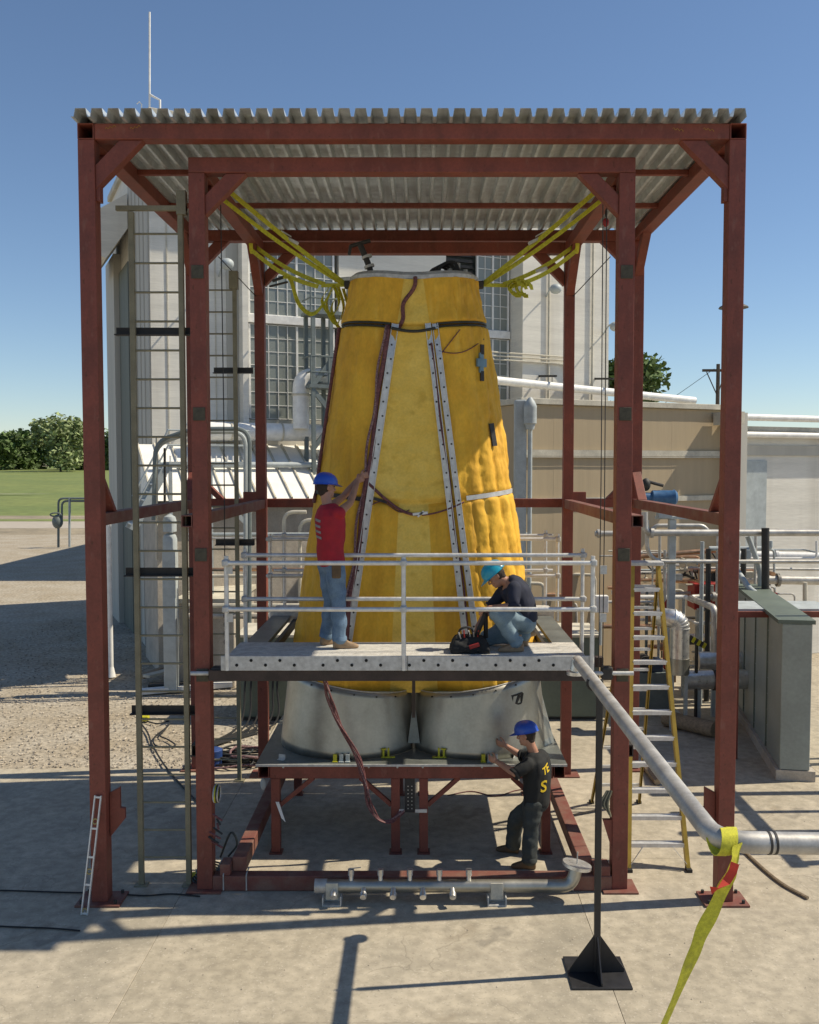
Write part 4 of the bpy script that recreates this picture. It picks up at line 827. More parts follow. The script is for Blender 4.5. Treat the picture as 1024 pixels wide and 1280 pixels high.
b = B(); b.ribbon([V((FXp + .06, -4.93, FZ - .09)), V((FXp + .045, -4.94, FZ - .13)), V((FXp + .012, -4.945, FZ - .18)), V((FXp - .035, -4.95, FZ - .215)), V((FXp - .07, -4.95, FZ - .225))], .042, (1, 0, .6), .003); b.build('tag', redtag, sp)

# ================================================================ MANIFOLD ON THE GROUND
mf = thing('ground_manifold', 'silver pipe manifold with ten nozzles lying in front of the frame', 'pipe', (.2, .08, 0))
MY, MZ, MR = .06, .17, .068
pth = [V((-1.10, MY, MZ))] + fillet([(-1.0, MY, MZ), (1.60, MY, MZ), (1.66, MY + .02, MZ + .22)], .16, 8)
b = B(); b.pipe(pth, MR, 22); b.build('pipe', alusheet, mf, smooth=True)
b = B(); b.pipe([(-1.13, MY, MZ), (-1.0, MY, MZ)], .073, 22); b.build('end_cap', steelpipe, mf, smooth=True)
b = B(); b.pipe([(1.655, MY + .02, MZ + .20), (1.662, MY + .022, MZ + .235)], .155, 26); b.build('flange', chrome, mf, smooth=True); b = B(); b.pipe([(1.66, MY + .02, MZ + .236), (1.665, MY + .02, MZ + .36)], .007, 6); b.build('flange_pin', steelpipe, mf)
for k in range(5):
    x = -.745 + .313 * k; b = B(); b.pipe([(x, MY, MZ + .06), (x, MY + .005, MZ + .11), (x, MY + .005, MZ + .115), (x, MY + .005, MZ + .18)], [.024, .024, .033, .033], 12); b.build('nozzle', chrome, mf, smooth=True)
    x = -.92 + .313 * k; b = B(); b.pipe([(x, MY - .05, MZ - .005), (x, MY - .11, MZ - .03), (x, MY - .112, MZ - .03), (x, MY - .165, MZ - .05)], [.026, .026, .037, .034], 12); b.build('nozzle', chrome, mf, smooth=True)
b = B(); b.pipe([(-.77, MY, MZ + .185), (-.64, MY, MZ + .20)], .006, 6); b.build('valve_lever', steelpipe, mf)
for x in (-.94, .80):
    b = B(); b.box((x - .10, MY - .12, .001), (x + .10, MY + .12, .014)); b.box((x - .09, MY - .015, .014), (x + .09, MY + .015, MZ - MR - .001)); b.box((x - .1, MY - .13, .015), (x - .088, MY + .1, .10)); b.box((x + .088, MY - .13, .015), (x + .1, MY + .1, .10)); b.build('pipe_support', aludull, mf)
    b = B(); b.box((x - .065, MY - .085, .06), (x + .065, MY - .074, .235)); b.build('support_plate', tanline, mf, bevel=.003)

# ================================================================ STRAPS UNDER THE CANOPY
def strap(lb, anchor, hook, w, loops=(), sag=.03, side=(0, .35, 1), anchor2=None, par=None):
    t = par or thing('ratchet_strap', lb, 'strap', anchor, 'yellow straps bracing the tank top')
    a, h = V(anchor), V(hook); pts = [a.lerp(h, i / 12) - V((0, 0, sag * math.sin(math.pi * i / 12))) for i in range(13)]
    b = B(); b.ribbon(pts, w, side, .005); b.build('webbing', yellow, t)
    return t
hL, hR = V((TCX - .86, TCY, ZT + .05)), V((TCX + .86, TCY, ZT + .05))
for s, h, x, nm in ((1, hL, IXL, 'left'), (-1, hR, IXR, 'right')):
    t = strap(nm + ' front ratchet strap running from the inner frame to the tank top', (x + s * .10, 1.05, 7.80), h, .07, sag=.02)
    strap('', (x + s * .10, 1.16, 7.66), h + V((-s * .03, -.02, 0)), .06, sag=.04, par=t)
    b = B(); b.ribbon([V((x + s * .105 * math.cos(q), 1.08, 7.78 + .105 * math.sin(q))) for q in [R(30 * k) for k in range(13)]], .05, (0, 1, 0), .006); b.build('wrap', yellow, t)
    c = V((x + s * .1, 1.05, 7.8)).lerp(h, .52); b = B(); b.beam(c - V((s * .1, -.02, -.05)), c + V((s * .1, .02, -.05)), .055, .035); b.beam(c + V((s * .02, 0, .03)), c + V((-s * .1, 0, .10)), .05, .012); b.build('ratchet', aludull, t, bevel=.004)
    t2 = strap(nm + ' rear ratchet strap running from the inner back post to the tank', (x, 3.62, 7.72), h + V((-s * .3, .3, .06)), .055, sag=.06)
    strap('', (x + s * .0, 3.5, 7.62), h + V((-s * .38, .25, .02)), .055, sag=.08, par=t2)
    strap('', h + V((-s * .34, .28, .04)), h + V((-s * .02, .03, 0)), .05, sag=.0, par=t2)
    b = B(); b.ribbon([V((x, 3.56 + .12 * math.cos(q), 7.70 + .115 * math.sin(q))) for q in [R(30 * k) for k in range(13)]], .055, (1, 0, 0), .006); b.build('wrap', yellow, t2)
    if s > 0:
        for k, (dx, dz, L) in enumerate(((-.16, -.02, .46), (-.22, .0, .36), (-.1, -.04, .5))):
            p = h + V((dx, .1 + .03 * k, dz)); b = B(); b.ribbon(spline([p, p + V((-.10, 0, -.5 * L)), p + V((.02, 0, -L)), p + V((.12, .0, -.55 * L)), p + V((.05, 0, .02))], 6), .055, (.25, .5, .6), .005); b.build('slack_loop', yellow, t2)
        p = h + V((-.18, .2, .02)); b = B(); b.ribbon(spline([p, p + V((-.12, 0, -.22)), p + V((-.28, 0, -.36)), p + V((-.45, 0, -.22)), p + V((-.55, 0, .08)), p + V((-.64, 0, .12))], 6), .06, (.2, .4, .8), .005); b.build('slack_loop', yellow, t2)
        c = h + V((-.78, .3, .17)); b = B(); b.beam(c, c + V((-.2, .0, -.07)), .05, .03); b.beam(c + V((0, 0, -.08)), c + V((-.24, 0, -.14)), .05, .02); b.build('ratchet', darksteel, t2, bevel=.004)
    else:
        for k in range(6):
            q0 = h + V((.42 + .035 * k, .2, .05 - .02 * (k % 3))); b = B(); b.ribbon([q0 + V((.07 * math.cos(q) * (1 + .2 * k % .5), .01 * k, .085 * math.sin(q) - .03)) for q in [R(36 * j) for j in range(9)]], .06, (.3, .6, .4 + .3 * (k % 3)), .005); b.build('slack_loop', yellow, t2)
        c = h + V((.72, .28, .22)); b = B(); b.beam(c, c + V((.14, .02, .05)), .055, .04); b.build('ratchet', aludull, t2, bevel=.004)
# hoist wires and chains
for x, y, z0, z1, lb in ((-2.20, .75, 2.7, 7.7, 'thin hoist chain hanging beside the left inner post'), (2.03, .72, .35, 7.68, 'thin wire hanging inside the right inner post'), (2.0, .78, 1.5, 7.68, 'second thin wire hanging inside the right inner post')):
    b = B(); b.pipe([(x, y, z0), (x + .01, y, (z0 + z1) / 2), (x, y, z1)], .006, 5); tag(b.build('hoist_wire', darksteel), lb, 'wire', 'wires hanging in the inner frame')
ch = thing('chain_hoist_hook', 'small chain with hook at the left end of the front walkway', 'chain', (-2.2, .75, 2.4))
for k in range(9):
    b = B(); zc = 3.0 - .05 * k; q = k % 2; b.pipe([V((-2.2 + (.013 * math.cos(a) if q else 0), .75 + (0 if q else .013 * math.cos(a)), zc + .03 * math.sin(a))) for a in [R(45 * j) for j in range(9)]], .005, 5); b.build('link', darksteel, ch)
for s, xp, lb in ((1, IXL, 'thin brace wire at the left inner back corner'), (-1, IXR, 'thin brace wire at the right inner back corner')):
    b = B(); b.pipe([(xp - s * .55, 3.9, 7.62), (xp - s * .04, 4.04, 7.08)], .007, 5); tag(b.build('brace_wire', darksteel), lb, 'wire')
rt = thing('red_chain_hoist', 'small red chain hoist hanging at the right inner corner', 'hoist', (2.0, .8, 7.3)); b = B(); b.ell((2.03, .75, 7.30), (.035, .035, .05), 10, 8); b.build('body', redp, rt, smooth=True); b = B(); b.pipe([V((2.03, .75 + .03 * math.cos(a), 7.40 + .04 * math.sin(a))) for a in [R(40 * j) for j in range(10)]], .008, 6); b.build('hook', darksteel, rt)

# ================================================================ SMALL THINGS ON THE GROUND, LEFT
lvl = thing('spirit_level', 'long open-frame spirit level leaning on the left front post', 'level', (-3.35, -.2, 0))
p0, p1 = V((-3.475, -.24, .003)), V((-3.385, -.03, 1.18)); dd = (p1 - p0).normalized(); sd = dd.cross(V((0, -1, 0))).normalized()
for s in (-1, 1): b = B(); b.beam(p0 + sd * s * .031, p1 + sd * s * .031, .012, .03, (0, -1, 0)); b.build('edge_rail', alu, lvl)
for t in (.012, .25, .48, .72, .985): b = B(); q = p0.lerp(p1, t); b.beam(q - sd * .026, q + sd * .026, .02, .018, dd); b.build('web', alu, lvl)
bz = mat('brass_vial_rim', (.42, .33, .14), .4, .5, .2, 10)
for t in (.03, .36, .78): b = B(); q = p0.lerp(p1, t); b.pipe([q + (sd * math.cos(a) + dd * math.sin(a)) * .026 for a in [R(30 * k) for k in range(13)]], .008, 6); b.build('vial', bz, lvl, smooth=True)
ex = thing('extension_cord', 'dark extension cord with yellow socket block snaking over gravel', 'cord', gnd(190, 930)); pts = spline([gnd(x, y) + V((0, 0, .02)) for x, y in ((184, 903), (197, 906), (211, 903), (209, 910), (194, 922), (193, 932), (206, 936), (219, 933), (210, 926), (200, 921), (206, 914))][::1], 6)
b = B(); b.pipe(pts, .014, 6); b.build('cord', black, ex, smooth=True); b = B(); b.pipe(spline([gnd(x, y) + V((0, 0, .018)) for x, y in ((176, 905), (185, 918), (190, 932), (205, 957), (222, 978), (246, 1003), (262, 1014))], 6), .014, 6); b.build('cord', black, ex, smooth=True)
q = gnd(181, 901); b = B(); b.box((q.x - .08, q.y - .06, .0), (q.x + .08, q.y + .06, .09)); b.build('socket_block', yellowtag, ex, bevel=.02)
b = B(); b.pipe(spline([gnd(x, y) + V((0, 0, .013)) for x, y in ((-60, 1113), (20, 1115), (80, 1117), (130, 1118), (180, 1121), (215, 1119), (250, 1122))], 6), .009, 6); tag(b.build('ground_cable', black, smooth=True), 'thin black cable lying across the pad by the left posts', 'cable')
b = B(); b.pipe(spline([gnd(x, y) + V((0, 0, .013)) for x, y in ((-60, 1156), (10, 1160), (64, 1162), (100, 1165))], 6), .009, 6); tag(b.build('ground_cable', black, smooth=True), 'thin black cable ending at the foot of the spirit level', 'cable')
hk = thing('hose_coil', 'dark hose coil with yellow plug at the foot of left inner post', 'hose', (-2.4, .7, 0))
for k in range(4): b = B(); c = V((-2.42 + .01 * k, .62 + .02 * k, .02 + .018 * k)); b.pipe([c + V((.14 * math.cos(a), .2 * math.sin(a), 0)) for a in [R(20 * j) for j in range(19)]], .011, 6); b.build('coil', hose, hk, smooth=True)
b = B(); b.cyl((-2.62, .62, .03), (-2.50, .60, .05), .035, n=10); b.build('plug', yellowtag, hk, smooth=True)
b = B(); b.pipe(spline([V((-2.25, .6, .25)), V((-2.12, .55, .55)), V((-2.05, .55, .42)), V((-2.15, .55, .28))], 6), .012, 6); b.build('loop', hose, hk, smooth=True)
hc = thing('hanging_hose_reel', 'small hose coil hanging on the left inner post above the rail', 'hose', (-2.24, .4, 1.0))
for k in range(4): b = B(); b.pipe([V((-2.235 + .014 * k, .30 + .0 * k + .09 * math.cos(a), 1.08 + .09 * math.sin(a))) for a in [R(24 * j) for j in range(16)]], .008, 6); b.build('coil', [lightgrey, yellowtag, hose, steelpipe][k], hc, smooth=True)
for k in range(7): b = B(); b.pipe([V((-2.26 + .05 * math.sin(k), .29, .86 - .05 * k)), V((-2.15 - .02 * (k % 3), .26, .80 - .05 * k))], .012, 5); b.build('hanging_end', darksteel if k % 2 else cablered, hc, smooth=True)
# cables and box behind the left of the table
gb = thing('grey_green_tank_box', 'long low grey-green metal tank box behind the table', 'tank', (0, 7.4, 0))
for k in range(6): b = B(); x0_ = -3.32 + k * 1.09; b.box((x0_ + .004, 7.1 + .003 * (k % 2), .06), (x0_ + 1.086, 8.3, 1.52)); b.build('panel', greenbox, gb, bevel=.01)
b = B(); b.box((-3.36, 7.05, 1.522), (3.26, 8.34, 1.57)); b.build('lid', tanline, gb, bevel=.005); b = B(); b.box((-3.3, 7.15, 0), (3.2, 8.25, .058)); b.build('skid', darksteel, gb)
bc = thing('black_cable_run', 'bunch of black cables drooping from the grey-green box to the ground', 'cable', (-2.9, 5.5, 0))
for k in range(6):
    r_ = random.Random(k + 50); xk = -3.1 + .12 * k; b = B(); b.pipe(spline([V((xk, 7.04, 1.4)), V((xk - .1 + .05 * r_.random(), 7.0, .7)), V((xk - .1, 6.6, .06)), V((xk - .45 - .1 * k, 5.4, .02)), V((xk - .2, 4.9, .02)), V((xk + .7 * r_.random(), 4.55, .02))], 7), .017, 6); b.build('cable', black, bc, smooth=True)
cp = thing('cable_pile', 'tangled heap of dark cables and hoses on the ground at left', 'cable', gnd(300, 960))
c0 = gnd(296, 955)
for k in range(12):
    r_ = random.Random(k + 90); a0 = r_.random() * 6; rx_, ry_ = .25 + .35 * r_.random(), .12 + .2 * r_.random(); o_ = V((r_.uniform(-.2, .25), r_.uniform(-.15, .2), .012 + .016 * k))
    b = B(); b.pipe([c0 + o_ + V((rx_ * math.cos(a0 + j * .45), ry_ * math.sin(a0 + j * .45), .025 * math.sin(j * 1.3 + k))) for j in range(15)], .014 + .006 * r_.random(), 6); b.build('cable', [black, hose, darksteel, cablegrey][k % 4], cp, smooth=True)
bk = gnd(267, 958); dr = thing('blue_drum', 'small blue drum behind the left inner post', 'drum', bk); b = B(); b.pipe([bk + V((0, 0, .002)), bk + V((0, 0, .26)), bk + V((0, 0, .28))], [.13, .14, .11], 18); b.build('body', coilblue, dr, smooth=True); b = B(); b.pipe([bk + V((0, 0, .12)), bk + V((0, 0, .15))], .145, 18); b.build('band', black, dr, smooth=True)
rag = at(329, 980, 1.35); b = B(); b.ell(rag, (.035, .02, .075), 10, 8); tag(b.build('hanging_rag', lightgrey, smooth=True), 'crumpled pale cloth tucked at the left end of the table', 'cloth')
b = B(); p = V((-1.72, 1.31, .62)); b.prism([p + V((-.01, -.06, .02)), p + V((.03, -.06, .02)), p + V((.11, -.075, -.22)), p + V((.06, -.075, -.17))], (0, .006, 0)); tag(b.build('white_rag', whitep), 'white rag hanging on the left table leg', 'cloth')

# ================================================================ YARD AT LEFT
def P(px, py, y): return at(px, py, y)
q = gnd(213, 866); lp = thing('pale_blue_post_box', 'pale blue-grey square post with two stacked round caps', 'post', q); b = B(); b.box((q.x - .13, q.y, 0), (q.x + .13, q.y + .26, 2.9)); b.build('post', lightgrey, lp, bevel=.01)
for z, r_ in ((2.91, .17), (3.28, .16)): b = B(); c = V((q.x, q.y + .13, z)); b.pipe([c, c + V((0, 0, .22)), c + V((0, 0, .30)), c + V((0, 0, .35))], [r_ * .85, r_ * .85, r_ * .7, r_ * .2], 18); b.build('cap', lightgrey, lp, smooth=True)
cw = thing('low_concrete_wall', 'low rough concrete wall between the post box and inner frame', 'wall', gnd(240, 850)); a = gnd(222, 858); b = B(); b.box((a.x, a.y, -.02), (a.x + 1.2, a.y + 3.4, 1.75)); b.build('body', rawconc, cw, bevel=.02)
b = B(); b.box((a.x - .03, a.y - .05, 1.752), (a.x + 1.25, a.y + 3.5, 1.85)); b.build('coping', tanline, cw)
for k, (px, pyb, pyt) in enumerate(((131, 785, 655), (139, 846, 655))):
    q = gnd(px, pyb); t_ = P(px, pyt, q.y); po = thing('white_pipe_post', ['thin white post standing behind the left canopy post', 'white pipe post with flared foot behind the left canopy post'][k], 'post', q); b = B(); b.pipe([q, V((q.x, q.y, t_.z))], .055, 12); b.build('post', whitep, po, smooth=True)
    b = B(); b.pipe([q, q + V((0, 0, .06)), q + V((0, 0, .22))], [.10, .09, .056], 14); b.build('foot', whitep, po, smooth=True)
# white metal stair with railing beside the lean-to
stq = thing('white_steel_stair', 'white steel stair with gratings climbing to the lean-to roof', 'stair', W1(-1.5, 4.5, 0))
for t_ in (3.6, 4.5): b = B(); b.beam(W1(-1.3, t_, 2.7), W1(-.25, t_, 4.66), .05, .16); b.build('stringer', lightgrey, stq)
for k in range(8): b = B(); wbox(b, W1, -1.32 + .13 * k, -1.08 + .13 * k, 3.65, 4.45, 2.85 + .235 * k, 2.89 + .235 * k); b.build('tread', whitep, stq)
for z_ in (.55, 1.0): b = B(); b.pipe([W1(-1.3, 4.52, 2.7 + z_), W1(-.25, 4.52, 4.66 + z_), W1(2.2, 4.52, 4.66 + z_)], .022, 6); b.build('handrail', lightgrey, stq, smooth=True)
b = B(); wbox(b, W1, -.25, 2.2, 3.5, 4.6, 4.62, 4.72); b.build('landing', lightgrey, stq)
for k in range(14): b = B(); b.pipe([W1(-.2 + .17 * k, 4.55, 4.72), W1(-.2 + .17 * k, 4.55, 4.9)], .02, 5); b.build('toe_bar', whitep, stq)
for s_ in (-.2, 1.0, 2.1): b = B(); b.beam(W1(s_, 4.5, ZG), W1(s_, 4.5, 4.62), .07, .07, UX); b.build('post', lightgrey, stq)
b = B(); b.beam(W1(2.1, 4.5, 2.8), W1(.3, 4.5, 4.6), .06, .1); b.build('brace', lightgrey, stq); 
# bent conduits over the lean-to
for k, (x_, yb, lb) in enumerate(((312, 800, 'outer of two bent grey pipes arching over the lean-to'), (307, 800, 'inner of two bent grey pipes arching over the lean-to'))):
    yy = 9.0 + .12 * k; dy = 4 * k; b = B(); b.pipe(fillet([P(x_, yb, yy), P(x_, 536 + dy, yy), P(240, 536 + dy, yy), P(194, 552 + dy, yy), P(192, 650, yy)], .3), .042, 8); tag(b.build('bent_pipe', lightgrey if k else greysteel, smooth=True), lb, 'pipe', 'bent pipes left of the tank')
for k, (x_, y0, y1, lb) in enumerate(((258, 700, 556, 'thin vertical conduit nearest the left inner post'), (196, 700, 545, 'thin vertical conduit with a hooked top'), (206, 640, 560, 'dark vertical rod beside the hooked conduit'))):
    b = B(); b.pipe([P(x_, y0, 9.2), P(x_, y1, 9.2)], .026, 6); tag(b.build('conduit', [lightgrey, tanline, darksteel][k], smooth=True), lb, 'conduit')
# horizontal pipes in front of the lean-to wall
for k, (py, r_, mm) in enumerate(((668, .05, lightgrey), (673, .04, steelpipe), (712, .05, copper), (720, .05, tanline), (757, .06, tanline), (770, .08, rawconc))):
    b = B(); b.pipe([P(236, py, 9.6 - .1 * k), P(660, py, 9.6 - .1 * k)], r_ * .75, 8); tag(b.build('wall_pipe', mm, smooth=True), 'pipe %s along the lean-to wall behind the tank' % ['first from the roof edge running', 'second from the roof edge running', 'rusty coloured and running', 'fourth from the roof edge running', 'fifth from the roof edge running', 'thick lowest and running'][k], 'pipe', 'pipes along the lean-to wall')
for k, px in enumerate((355, 375)):
    b = B(); b.pipe(fillet([P(px, 800, 9.7), P(px, 640 + 10 * k, 9.7), P(px + 28, 640 + 10 * k, 9.7)], .25), .04, 8); tag(b.build('riser_pipe', tanline, smooth=True), ['taller riser pipe bending right on the lean-to wall', 'shorter riser pipe bending right on the lean-to wall'][k], 'pipe')
# boards and debris
for k, (x0_, y0_, x1_, y1_, w, h, mm, lb) in enumerate(((172, 868, 290, 858, .18, .10, whitep, 'longest pale board on the ground behind the left posts'), (183, 858, 215, 849, .2, .06, tanline, 'short pale board on top of the scrap pile'), (176, 856, 206, 844, .14, .08, wood, 'brown timber in the scrap pile'), (186, 862, 240, 860, .25, .12, darksteel, 'dark steel section in the scrap pile'))):
    a, c = gnd(x0_, y0_), gnd(x1_, y1_); z = h / 2 + .12 * (k in (1, 2)) + (.0 if k != 1 else .06); b = B(); b.beam(a + V((0, 0, z)), c + V((0, 0, z)), w, h); tag(b.build('board', mm, bevel=.006), lb, 'board', 'scrap boards in the yard')
# pipe gallows and valve far left
q = gnd(78, 684); pg = thing('pipe_gallows', 'thin grey pipe gallows with valve at the edge of the lawn', 'pipe', q)
for dx in (0, .22): b = B(); b.pipe(fillet([P(73 + dx * 20, 655, q.y), P(73 + dx * 20, 623 + dx * 15, q.y), P(125, 623 + dx * 15, q.y)], .3), .06, 8); b.build('pipe', greysteel, pg, smooth=True)
b = B(); b.pipe([gnd(87, 684), P(87, 623, q.y)], .07, 8); b.build('post', lightgrey, pg, smooth=True); b = B(); b.pipe([gnd(73, 684), P(73, 655, q.y)], .07, 8); b.build('post', greysteel, pg, smooth=True); b = B(); b.ell(P(72, 652, q.y), (.3, .3, .4), 12, 8); b.build('valve', greysteel, pg, smooth=True)
b = B(); b.pipe([V((P(72, 643, q.y).x + .3 * math.cos(a), q.y - .3, P(72, 643, q.y).z + .1 * math.sin(a))) for a in [R(30 * k) for k in range(13)]], .04, 6); b.build('handwheel', greysteel, pg)

# ================================================================ EQUIPMENT AT RIGHT
def run(name, lb, cat, pts, r, m, rad=.2, n=12, group=None, flanges=()):
    t = thing(name, lb, cat, pts[0], group); f = fillet(pts, rad) if len(pts) > 2 else pts; b = B(); b.pipe(f, r, n); b.build('pipe', m, t, smooth=True)
    for a in flanges:
        i = int(a * (len(f) - 2)); p, q_ = V(f[i]), V(f[i + 1]); c = p.lerp(q_, .5); d = (q_ - p).normalized(); b = B(); b.cyl(c - d * .03, c + d * .03, r * 1.55, n=n); b.build('flange', m, t, smooth=True)
    return t
G = 'pipework beside the tan building'
q = gnd(837, 890); gp = thing('grey_steel_column', 'grey square steel column carrying pipes behind the stepladder', 'column', q); b = B(); b.beam(q, V((q.x, q.y, 3.62)), .13, .13, (0, 1, 0)); b.build('column', lightgrey, gp, bevel=.008); b = B(); b.box((q.x - .3, q.y - .08, 3.63), (q.x + .4, q.y + .08, 3.68)); b.build('cap_plate', lightgrey, gp); b = B(); b.box((q.x - .17, q.y - .17, .0), (q.x + .17, q.y + .17, .02)); b.build('base_plate', lightgrey, gp)
YC = q.y
run('long_pipe', 'long silver pipe level with the mid-height girts at right', 'pipe', [P(806, 640, YC - .25), P(806, 666, YC - .25), P(1040, 666, YC - .25)], .062, steelpipe, .15, group=G, flanges=(.9,))
run('long_pipe', 'thin upper pipe hooking down behind the girt at right', 'pipe', [P(815, 664, YC + .5), P(820, 657, YC + .5), P(880, 657, YC + .5), P(888, 668, YC + .5)], .04, steelpipe, .15, group=G)
run('long_pipe', 'coppery sunlit pipe sloping behind the stepladder top', 'pipe', [P(770, 698, YC + 1.2), P(915, 686, YC + 1.2)], .05, copper, group=G)
run('long_pipe', 'thin silver pipe curving from a riser to the right edge', 'pipe', [P(809, 650, YC - .1), P(809, 702, YC - .1), P(1040, 702, YC - .1)], .038, steelpipe, .35, group=G)
run('long_pipe', 'thin silver pipe above the red box', 'pipe', [P(860, 710, YC + 1.6), P(1040, 712, YC + 1.6)], .03, steelpipe, group=G)
run('long_pipe', 'fat bright pipe at the right edge beside the block wall', 'pipe', [P(900, 693, YC + 2.2), P(1040, 696, YC + 2.2)], .085, whitep, group=G, flanges=(.5,))
run('long_pipe', 'thick pipe with flange low at the right edge', 'pipe', [P(905, 724, YC + 1.8), P(1040, 726, YC + 1.8)], .09, steelpipe, group=G, flanges=(.0, .9))
run('long_pipe', 'silver pipe in front of the red box bending toward the viewer', 'pipe', [P(915, 745, YC + .9), P(862, 747, YC + .9), P(893, 760, YC - 1.0), P(893, 815, YC - 1.0)], .06, steelpipe, .12, group=G, flanges=(.0,))
run('long_pipe', 'sloping pipe dropping toward the grey cabinet', 'pipe', [P(912, 700, YC + .3), P(940, 740, YC - .6), P(1000, 768, YC - 1.2)], .055, lightgrey, .2, group=G)
run('long_pipe', 'diagonal grey pipe leaning at the far right', 'pipe', [P(935, 670, YC), P(950, 710, YC), P(952, 765, YC)], .05, lightgrey, .2, group=G)
run('long_pipe', 'dark vertical pipe near the right edge', 'pipe', [P(957, 660, YC - .4), P(957, 775, YC - .4)], .07, darksteel, group=G)
run('long_pipe', 'flanged pipe stub pointing left below the right girt', 'pipe', [P(800, 667, YC - 1.2), P(752, 667, YC - 1.2), P(744, 667, YC - 1.2)], .05, steelpipe, group=G, flanges=(.0, .9))
for k, px in enumerate((825, 878, 886, 897, 923, 930, 945)):
    yy = YC + .3 + .25 * (k % 4); run('riser_pipe', 'vertical riser pipe, number %s from the stepladder in the pipework' % ['one', 'two', 'three', 'four', 'five', 'six', 'seven'][k], 'pipe', [V((P(px, 700, yy).x, yy, 0)), P(px, 668 + 9 * (k % 3), yy)], .028 + .012 * (k % 3), [steelpipe, lightgrey, darksteel][k % 3], group=G)
for k in range(10):
    r_ = random.Random(200 + k); px, py = 640 + 20 * k + r_.uniform(-6, 6) if k < 5 else 800 + 15 * (k - 5), 715 + r_.uniform(0, 45); yy = 9.2 + r_.random() * 1.6
    run('small_pipe', 'thin crossing pipe %s in the low pipework' % ['left of the tank edge', 'just right of the tank edge', 'behind the kneeling worker', 'right of the kneeling worker', 'behind the walkway end', 'beside the stepladder top', 'behind the stepladder', 'beside the grey column', 'right of the grey column', 'below the red box'][k], 'pipe', [P(px - 40, py + r_.uniform(-3, 3), yy), P(px + 25, py, yy), P(px + 25, py + 35, yy)], .028 + .014 * r_.random(), [steelpipe, tanline, copper][k % 3], .12, group='thin pipes behind the right frame')
for k in range(9):
    r_ = random.Random(300 + k); px, py = 790 + 17 * k, 705 + r_.uniform(0, 50); c = P(px, py, 9.0 + r_.random() * .8); t = thing('valve', 'small valve with handwheel, %s of nine along the pipework' % ['leftmost', 'second from left', 'third from left', 'fourth from left', 'middle one', 'fourth from right', 'third from right', 'second from right', 'rightmost'][k], 'valve', c, 'valves in the pipework')
    b = B(); b.ell(c, (.07, .06, .06), 10, 8); b.pipe([c - V((.13, 0, 0)), c + V((.13, 0, 0))], .035, 8); b.build('body', [steelpipe, tanline, darksteel][k % 3], t, smooth=True); b = B(); b.pipe([c, c + V((0, 0, .15))], .012, 6); b.build('stem', steelpipe, t); b = B(); b.pipe([c + V((.07 * math.cos(a), .07 * math.sin(a), .15)) for a in [R(36 * j) for j in range(11)]], .01, 6); b.build('handwheel', [redp, darksteel, bluem][k % 3], t, smooth=True)
for k in range(5):
    r_ = random.Random(400 + k); a = P(800 + 30 * k, 690 + 10 * (k % 3), 9.4); b = B(); b.pipe(spline([a, a + V((.25, -.1, -.3 - .2 * r_.random())), a + V((.6, .1, -.15)), a + V((.8, .2, -.6))], 7), .02, 6); tag(b.build('flexible_hose', black, smooth=True), 'black flexible hose drooping %s' % ['nearest the right inner post', 'over the stepladder', 'behind the grey column', 'over the red box', 'near the right canopy post'][k], 'hose', 'hoses in the pipework')
mo = thing('blue_motor', 'blue electric motor mounted high beside the right girt', 'motor', P(828, 622, YC)); c = P(829, 622, YC - .1); b = B(); b.pipe([c - V((.22, 0, 0)), c - V((.2, 0, 0)), c + V((.17, 0, 0)), c + V((.2, 0, 0)), c + V((.205, 0, 0)), c + V((.25, 0, 0))], [.11, .135, .135, .15, .15, .11], 18); b.build('casing', bluem, mo, smooth=True); b = B(); b.pipe([c - V((.22, 0, 0)), c - V((.4, 0, 0))], [.09, .1], 14); b.build('gear_head', bluem, mo, smooth=True)
b = B(); b.ell(c + V((-.32, 0, .24)), (.09, .09, .12), 10, 8); b.pipe([c + V((-.3, 0, .3)), c + V((.0, 0, .22))], .03, 8); b.build('terminal_head', darksteel, mo, smooth=True); b = B(); b.box((c.x - .1, c.y - .1, 3.66), (c.x + .15, c.y + .1, c.z - .12)); b.build('foot_mount', lightgrey, mo)
rb = thing('red_cabinet', 'bright red metal box behind the right canopy post', 'box', P(890, 750, YC + 1)); a, c = P(868, 762, YC + 1.3), P(908, 730, YC + 1.3); b = B(); b.box((a.x, a.y, a.z), (c.x + .3, a.y + .5, c.z)); b.build('body', redp, rb, bevel=.01)
for x_ in (a.x + .08, c.x + .2): b = B(); b.box((x_, a.y + .1, 0), (x_ + .07, a.y + .2, a.z - .002)); b.build('leg', lightgrey, rb)
wb = thing('white_junction_box', 'small white junction box behind the right end of the walkway', 'box', P(753, 760, 6.9)); a, c = P(745, 766, 6.9), P(761, 745, 6.9); b = B(); b.box((a.x, a.y, a.z), (c.x, a.y + .15, c.z)); b.build('body', whitep, wb, bevel=.01); b = B(); b.pipe([(a.x + .1, a.y + .08, 1.4), (a.x + .1, a.y + .08, a.z)], .03, 8); b.build('stand', lightgrey, wb)
sd_ = thing('silver_elbow_duct', 'shiny insulated elbow duct standing right of the stepladder', 'duct', gnd(850, 880)); c = P(849, 838, YC - 1.2); zt = P(849, 785, YC - 1.2).z
b = B(); b.pipe([V((c.x, c.y, c.z)), V((c.x, c.y, zt))] + [V((c.x - .16 + .16 * math.cos(a), c.y + .0, zt + .17 * math.sin(a))) for a in [R(15 * k) for k in range(1, 7)]] + [V((c.x - .3, c.y + .3, zt + .15))], .165, 24); b.build('elbow', chrome, sd_, smooth=True)
